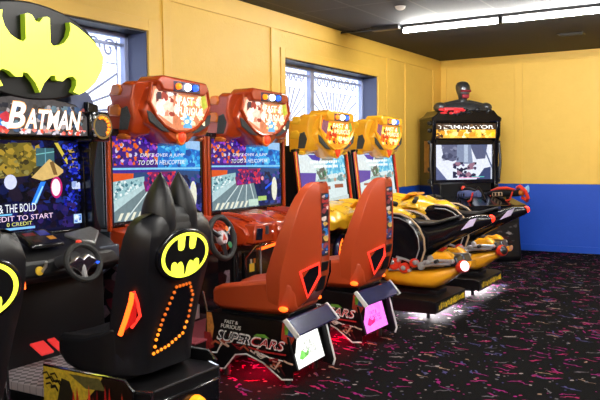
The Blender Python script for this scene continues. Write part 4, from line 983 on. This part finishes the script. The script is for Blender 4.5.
    for z, xf, wf, xr, wr in ((.40, 1.02, .265, 1.185, .19), (.52, 1.02, .27, 1.20, .19), (.66, 1.035, .275, 1.225, .20), (.80, 1.065, .28, 1.255, .215), (.92, 1.10, .285, 1.28, .235), (1.02, 1.125, .285, 1.295, .245), (1.10, 1.145, .28, 1.305, .24), (1.165, 1.165, .265, 1.30, .22), (1.205, 1.185, .235, 1.285, .18), (1.225, 1.20, .18, 1.27, .12), (1.23, 1.215, .10, 1.255, .06)):
        B.append([(xf, -wf, z), (xf+.02, -wf*.7, z), (xf+.05, -wf*.35, z), (xf+.055, 0, z), (xf+.05, wf*.35, z), (xf+.02, wf*.7, z), (xf, wf, z),
                  (xf+.05, wf*1.01, z), (xr-.05, wr+.03, z), (xr-.012, wr, z), (xr, wr*.7, z), (xr, -wr*.7, z), (xr-.012, -wr, z), (xr-.05, -wr-.03, z), (xf+.05, -wf*1.01, z)])
    back = MB().loft(B).build('backrest', 'vinyl_black', root)
    # cowl headrest with two pointed ears
    hr = [ring(1.205, 0, z, a, b, 'z', 18, 3) for z, a, b in ((1.14, .095, .175), (1.20, .092, .165), (1.245, .07, .13), (1.26, .04, .08))]
    head = MB().loft(hr).build('headrest', 'vinyl_black', root)
    for s in (-1, 1):
        er = []
        for k in range(11):
            t = k/10; z = 1.14+.29*t
            er.append(ring(1.205+.010*t, s*(.088-.006*t-.012*t**2), z, .100*(1-t**2.4)+.003, .078*(1-t**2.1)+.003, 'z', 14, 2))
        MB().loft(er).build('ear', 'vinyl_black', head)
    # glowing oval emblem on the back
    ax = V(.0, 1, 0); up = V(.135, 0, 1).normalized(); nr = ax.cross(up); C = V(1.292, 0, 1.005)
    def onb(pts, d): return [tuple(C + ax*y + up*z + nr*d) for y, z in pts]
    ov = [(.185*cos(2*pi*i/40), .118*sin(2*pi*i/40)) for i in range(40)]
    hs = MB().loft([onb([(y*1.12, z*1.15) for y, z in ov], -.02), onb([(y*1.12, z*1.15) for y, z in ov], .012), onb([(y*1.05, z*1.06) for y, z in ov], .020)]).build('emblem_housing', 'gloss_black', back)
    MB().loft([onb(ov, .012), onb(ov, .022)]).build('emblem_light', 'e_yel', hs)
    MB().loft([onb([(y*.87, z*.86) for y, z in ov], .0222), onb([(y*.87, z*.86) for y, z in ov], .0235)]).build('emblem_bat', 'black', hs)
    up_l = [(.10, .84), (.10, .40), (.14, .27), (.24, .22), (.34, .27), (.38, .42), (.40, .76)]
    lo_l = [(.03, -.86), (.07, -.52), (.13, -.34), (.20, -.26), (.29, -.30), (.33, -.40), (.39, -.28), (.48, -.22), (.57, -.28), (.60, -.42), (.58, -.68), (.32, -.82)]
    for s in (-1, 1):
        for L_ in (up_l, lo_l):
            q = [(s*y*.185, z*.118) for y, z in L_]
            MB().loft([onb(q, .0236), onb(q, .0245)]).build('emblem_lobe', 'e_yel', hs)
    # amber-lit grille below, red side neon
    up2 = V(.20, 0, 1).normalized(); nr2 = ax.cross(up2); C2 = V(1.232, 0, .675)
    G = [(-.03, .165), (.075, .17), (.115, .10), (.105, -.02), (.075, -.11), (-.03, -.155), (-.14, -.175), (-.135, -.10), (-.105, 0)]
    on2 = lambda pts, d: [tuple(C2 + ax*y + up2*z + nr2*d) for y, z in pts]
    g = MB().loft([on2(G, -.02), on2(G, .006)]).build('back_grille', 'gloss_black', back)
    lt = MB(); dm = MB(); n_ = len(G)
    tot = [(G[i], G[(i+1) % n_]) for i in range(n_)]; cnt = 0
    for a, b in tot:
        L = math.hypot(b[0]-a[0], b[1]-a[1]); m_ = max(2, int(L/.026))
        for j in range(m_):
            q = (a[0]+(b[0]-a[0])*j/m_, a[1]+(b[1]-a[1])*j/m_)
            (lt if q[1] < -.03 else dm).ball(tuple(C2 + ax*q[0] + up2*q[1] + nr2*.008), .0088, 8)
    lt.build('grille_lights', 'e_amber', g); dm.build('grille_lights', 'e_amberdim', g)
    for s in (-1,):
        y = s*.282
        MB().tube([(1.115, y, .62), (1.15, y*1.0, .69), (1.19, y*.99, .79), (1.20, y*.98, .84)], .013, 8).build('side_neon', 'e_hot', back)
        MB().tube([(1.205, y*.97, .845), (1.215, y*.92, .79), (1.22, y*.88, .72), (1.18, y*.95, .66)], .008, 8).build('side_neon', 'e_redneon', back)
    MB().loft([[(1.125, -.281, .63), (1.195, -.277, .82), (1.215, -.262, .80), (1.205, -.262, .69)], [(1.125, -.284, .63), (1.195, -.280, .82), (1.215, -.266, .80), (1.205, -.266, .69)]]).build('neon_panel', mat('dim_red_panel', (.4, .01, .01), .3, emit=(.7, .01, .01), es=.35), back)
    return root
m1 = bat_racer('racing_arcade_machine')
place(m1, -3.78, 2.95, 0, 'black racing cabinet with big glowing bat topper and bat-eared seat, fully in view')
m0 = copy_tree(m1)
MB().loft([ring(1.19, .292, .96, .022, .018, 'z', 10), ring(1.17, .30, 1.01, .026, .020, 'z', 10), ring(1.15, .296, 1.06, .018, .014, 'z', 10)]).build('marker_light', 'e_hot', m0)
place(m0, -3.78, 1.735, 0, 'black bat-emblem racing seat cut off by the left edge of the photo')

# ------------------------------------------------------------------ corner shooter cabinet
def shooter():
    root = empty('shooting_arcade_machine', (-3.6, 10.78, 0), -45, 'black upright shooting cabinet in the room corner, metal bust on top, two mounted guns', 'arcade machine')
    MB().prism([(-.44, .04), (.02, .04), (.02, 1.08), (-.05, 1.08), (-.05, 2.05), (-.40, 2.05)], 'xz', -.44, .44).build('cabinet_body', 'black', root, bevel=.012)
    for s in (-1, 1):
        a, b = sorted((s*.485, s*.555))
        pil = MB().prism([(-.40, .0), (.10, .0), (.12, .95), (.03, 1.05), (.03, 1.70), (.09, 1.80), (.09, 2.06), (-.38, 2.06)], 'xz', a, b).build('side_pillar', 'gloss_black', root, bevel=.015)
        dz = MB()
        for z, r in ((1.98, .035), (1.87, .028), (1.70, .03), (1.30, .032), (1.12, .035)): dz.lathe([(r, 0), (r, .02), (r*.6, .035), (0, .035)], (.0, s*.555, z), (0, s, 0), 10)
        dz.tube([(.04, s*.555, 1.15), (.05, s*.57, 1.4), (.04, s*.555, 1.68)], .02, 8); dz.build('pipework', 'gunmetal', pil)
        MB().box((-.2, min(s*.555, s*.561), 1.25), (-.02, max(s*.555, s*.561), 1.72)).build('side_art', mat('bronze_side_art', (.28, .13, .03), .5, vary=.7, vscale=14), pil)
    b_ = MB()
    for y0, y1, z0, z1 in ((-.50, -.462, 1.10, 1.70), (.462, .50, 1.10, 1.70), (-.462, .462, 1.08, 1.14), (-.462, .462, 1.66, 1.74)): b_.box((-.06, y0, z0), (.02, y1, z1))
    b_.build('screen_bezel', 'gloss_black', root, bevel=.005)
    w, h = .92, .52; p = Pic((-.01, -.46, 1.14), (0, 1, 0), (0, 0, 1)); R = p.rect
    R(0, 0, w, h, (225, 230, 246))
    p.poly([(w*.10, h), (w*.42, h), (w*.42, h*.6), (w*.30, h*.52), (w*.14, h*.6)], (96, 100, 128)); p.poly([(w*.60, h), (w*.92, h), (w*.88, h*.6), (w*.72, h*.58)], (88, 94, 124))
    p.poly([(w*.38, h), (w*.62, h), (w*.66, h*.45), (w*.36, h*.45)], (128, 140, 168)); R(w*.50, h*.5, w*.57, h, (176, 190, 212))
    p.poly([(0, h*.4), (w*.2, 0), (0, 0)], (92, 100, 140)); p.poly([(w*.85, h), (w, h*.4), (w, h*.3), (w*.82, h)], (84, 96, 130)); p.poly([(w*.72, 0), (w*.86, h*.32), (w*.98, h*.36), (w*.98, 0)], (60, 70, 110))
    p.blobs(w*.30, h*.05, w*.72, h*.5, [(40, 40, 70), (70, 60, 90), (150, 110, 130), (24, 26, 44), (110, 100, 140)], 44, .02, .06, 6)
    p.blobs(w*.1, h*.55, w*.4, h*.95, [(70, 74, 100), (130, 134, 160)], 14, .02, .06, 9)
    p.line([(w*.40, h*.05), (w*.78, h*.05)], .012, (230, 140, 190)); p.line([(w*.64, h*.07), (w*.86, h*.07)], .012, (90, 200, 190))
    p.build('screen', 'pic_screen', root)
    mq = MB().prism([(-.5, 1.75), (.5, 1.75), (.5, 1.99), (-.5, 1.99)], 'yz', -.06, .05).build('marquee_box', 'gloss_black', root, bevel=.006)
    p = Pic((.0515, -.485, 1.76), (0, 1, 0), (0, 0, 1)); w, h = .97, .215
    p.rect(0, 0, w, h, (225, 165, 60)); p.blobs(0, 0, w, h, [(255, 205, 90), (240, 170, 40), (255, 235, 170), (120, 84, 40), (210, 140, 40), (255, 220, 130)], 80, .02, .07, 2); p.blobs(0, h*.72, w, h, [(70, 52, 40), (120, 90, 60), (190, 150, 90)], 40, .012, .04, 3); p.blobs(0, 0, w*.12, h*.4, [(60, 40, 30), (110, 70, 40)], 8, .02, .04, 4); p.rect(w*.93, h*.1, w*.985, h*.42, (235, 190, 30)); p.rect(0, h*.58, w, h, (58, 42, 32)); p.blobs(0, h*.58, w, h, [(80, 58, 40), (40, 30, 26), (110, 84, 56)], 40, .01, .03, 14)
    p.build('marquee_panel', 'pic_back', mq)
    p = Pic((.0555, -.485, 1.76), (0, 1, 0), (0, 0, 1))
    p.text('TERMINATOR', .03, .132, .94, .186, (90, 40, 20)); p.text('TERMINATOR', .03, .137, .94, .190, (255, 250, 240), bold=.02); p.build('marquee_lettering', 'pic_back', mq)
    # header shelf with machined lumps and the generic metal bust (part of the cabinet)
    MB().prism([(-.56, 2.0), (.56, 2.0), (.57, 2.06), (.50, 2.10), (.44, 2.17), (-.44, 2.17), (-.50, 2.10), (-.57, 2.06)], 'yz', -.38, .10).build('header', 'gloss_black', root, bevel=.015)
    rx = random.Random(4); red_c = mat('red_lit_casting', (.5, .03, .03), .3, emit=(1, .03, .05), es=.4)
    for i in range(26):
        y = -.42+.84*rx.random(); MB().ball((.07+.04*rx.random(), y, 2.11+.07*rx.random()), (.03, .02+.04*rx.random(), .015+.02*rx.random()), 8).build('casting', red_c if y < .0 and i % 3 else 'gunmetal', root)
    bu = [ring(-.06, 0, z, a, b, 'z', 20, e_) for z, a, b, e_ in ((2.14, .14, .44, 3), (2.20, .14, .43, 2.6), (2.25, .13, .36, 2.4), (2.285, .10, .20, 2.2), (2.30, .065, .085, 2), (2.35, .055, .065, 2))]
    M['bust'] = mat('bust_steel', (.12, .125, .14), .3, .75, vary=.45, vscale=22)
    bust = MB().loft(bu).build('metal_bust', 'bust', root)
    hd = []
    for z, a, b, x in ((2.33, .05, .055, -.05), (2.36, .075, .07, -.04), (2.40, .09, .08, -.035), (2.45, .10, .098, -.04), (2.50, .112, .105, -.05), (2.545, .11, .10, -.06), (2.585, .085, .078, -.065), (2.605, .045, .04, -.065), (2.61, .01, .01, -.065)): hd.append(ring(x, 0, z, a, b, 'z', 20, 2.1))
    MB().loft(hd).build('head', 'bust', bust)
    MB().prism([(-.085, 2.44), (.085, 2.44), (.08, 2.475), (-.08, 2.475)], 'yz', .03, .066).build('visor', mat('dark_red_visor', (.22, .02, .03), .2), bust, bevel=.01)
    MB().prism([(-.05, 2.35), (.05, 2.35), (.06, 2.41), (-.06, 2.41)], 'yz', .02, .056).build('jaw_plate', mat('dull_red_plate', (.35, .03, .05), .35, .4), bust, bevel=.01)
    for s in (-1, 1):
        sd = MB(); sd.ball((-.05, s*.37, 2.22), (.11, .10, .075)); sd.tube([(-.05, s*.08, 2.31), (-.04, s*.22, 2.28), (-.04, s*.36, 2.25)], .028, 8); sd.build('shoulder', 'bust', bust)
    MB().box((.02, -.36, 2.14), (.085, -.05, 2.205)).build('chest_light', mat('red_chest_light', (.5, .03, .03), .3, emit=(1, .04, .06), es=.9), bust, bevel=.012)
    # control deck on a pedestal
    MB().prism([(.02, .0), (.86, .0), (.90, .06), (.84, .50), (.80, .66), (.02, .72)], 'xz', -.44, .44).build('pedestal', 'black', root, bevel=.015)
    dk = MB().prism([(.02, .70), (.84, .64), (.94, .72), (.90, .80), (.02, .98)], 'xz', -.52, .52).build('control_deck', 'gloss_black', root, bevel=.02)
    MB().box((.10, -.56, .80), (.36, -.14, 1.10)).build('cable_box', 'black', root, bevel=.02)
    p = Pic((.905, -.40, .08), (0, 1, 0), (-.05, 0, .47)); p.rect(0, 0, .80, 1, (14, 13, 15)); p.blobs(.05, .05, .78, .95, [(30, 28, 32), (70, 66, 70), (120, 112, 112), (16, 14, 16), (60, 20, 20), (20, 20, 24), (18, 18, 20)], 90, .015, .06, 8); p.build('pedestal_art', 'pic_paint', root)
    for s in (-1, 1):
        O = (0, s*.4408, 0); k = 1 if s < 0 else -1
        p = Pic(O, (k, 0, 0), (0, 0, 1)); a0, a1 = sorted((k*.06, k*.82)); p.rect(a0, .06, a1, .62, (14, 13, 15)); p.blobs(a0, .08, a1, .6, [(30, 28, 32), (80, 76, 80), (130, 120, 120), (16, 14, 16), (16, 16, 20)], 60, .015, .05, 5); p.build('side_art', 'pic_paint', root)
    for s, m in ((-1, 'gun_blue'), (1, 'black')):
        gx, gy = (.50, -.22) if s < 0 else (.50, .34)
        T = Matrix.Translation((gx, gy, .915)) @ Matrix.Rotation(radians(8 if s < 0 else 22), 4, 'Z') @ Matrix.Rotation(radians(-4), 4, 'Y')
        MB().lathe([(.07, -.20), (.055, -.06), (.035, 0)], (gx, gy, .885), (0, 0, 1), 14).build('gun_mount', 'gunmetal', root)
        body = MB()
        body.loft([ring(x, 0, z, a, b, 'x', 12, 3) for x, z, a, b in ((-.24, .03, .03, .03), (-.16, .03, .05, .05), (0, .03, .055, .06), (.14, .03, .055, .055), (.22, .02, .04, .045), (.32, .03, .038, .05))], T=T)
        gun = body.build('mounted_gun', m, root)
        MB().tube([(-.2, 0, .03), (-.44, 0, .03)], [.024, .018], 10, T=T).build('barrel', 'gunmetal', gun)
        MB().tube([(-.18, 0, .075), (-.05, 0, .105), (.10, 0, .105), (.24, 0, .075)], [.016, .024, .022, .014], 8, T=T).build('sight_rail', 'gun_red' if s > 0 else 'gunmetal', gun)
        MB().box((-.12, -.066, -.01), (.06, .066, .05), T).build('side_cover', 'tan' if s > 0 else 'gun_blue', gun, bevel=.012)
        for q in range(3): MB().box((-.10+.06*q, -.069, .0), (-.065+.06*q, .069, .045), T).build('cooling_slot', 'black', gun, bevel=.004)
        MB().tube([(.10, 0, 0), (.13, 0, -.10), (.15, 0, -.15)], [.028, .028, .026], 8, T=T).build('grip', 'black', gun)
        MB().tube([(.24, -.05, .05), (.20, -.065, -.06), (.04, -.07, -.10), (-.10, -.07, -.06), (-.16, -.06, .0)], .012, 7, T=T).build('guard', 'gun_red', gun)
        MB().tube([(.30, -.02, .10), (.38, -.06, .12), (.47, -.07, .05), (.48, -.03, -.05), (.42, .03, -.09), (.33, .04, -.04)], .026 if s > 0 else .014, 8, T=T).build('butt_loop', 'gun_red' if s > 0 else 'black', gun)
        if s > 0:
            MB().loft([ring(.44, -.02, .05, .05, .05, 'x', 10, 2.4), ring(.49, -.03, .08, .03, .05, 'x', 10, 2.4)], T=T).build('butt_cap', mat('pale_blue_cap', (.25, .5, .75), .3), gun)
            MB().ball(tuple(T @ V(.36, 0, .03)), (.05, .05, .05), 10).build('cheek_pad', 'orange_trim', gun)
        else: MB().ball(tuple(T @ V(-.06, 0, .12)), (.04, .035, .035), 10).build('sight_knob', 'gun_red', gun)
shooter()

# ------------------------------------------------------------------ daylight, camera
wd = bpy.data.worlds.new('sky'); SC.world = wd; wd.use_nodes = True
bg = wd.node_tree.nodes['Background']; bg.inputs['Color'].default_value = (.86, .92, 1, 1); bg.inputs['Strength'].default_value = 2.7
struct(MB().box((-14, -8, -.25), (XL-.32, 20, -.12)).build('ground', mat('pale_pavement', (.75, .75, .73), .8, vary=.1)))

cam = bpy.data.cameras.new('camera'); co = bpy.data.objects.new('camera', cam); COL.objects.link(co); SC.camera = co
cam.sensor_width = 36; cam.lens = 738.5/600*36; cam.clip_start = .05
yaw, pit, rol = radians(31.02), radians(-3.316), radians(-.61)
fw = V(-sin(yaw), cos(yaw), 0); rt = V(cos(yaw), sin(yaw), 0); up = V(0, 0, 1)
f2 = fw*cos(pit) + up*sin(pit); u2 = up*cos(pit) - fw*sin(pit)
r3 = rt*cos(rol) + u2*sin(rol); u3 = u2*cos(rol) - rt*sin(rol)
mx = Matrix((r3, u3, -f2)).transposed().to_4x4(); mx.translation = (0, 0, 1.5); co.matrix_world = mx
vs = SC.view_settings; vs.view_transform = 'Standard'; vs.look = 'None'; vs.gamma = 1; vs.use_curve_mapping = False; vs.exposure = .22
SC.cycles.use_denoising = True
SC.cycles.max_bounces = 8; SC.cycles.sample_clamp_indirect = 4
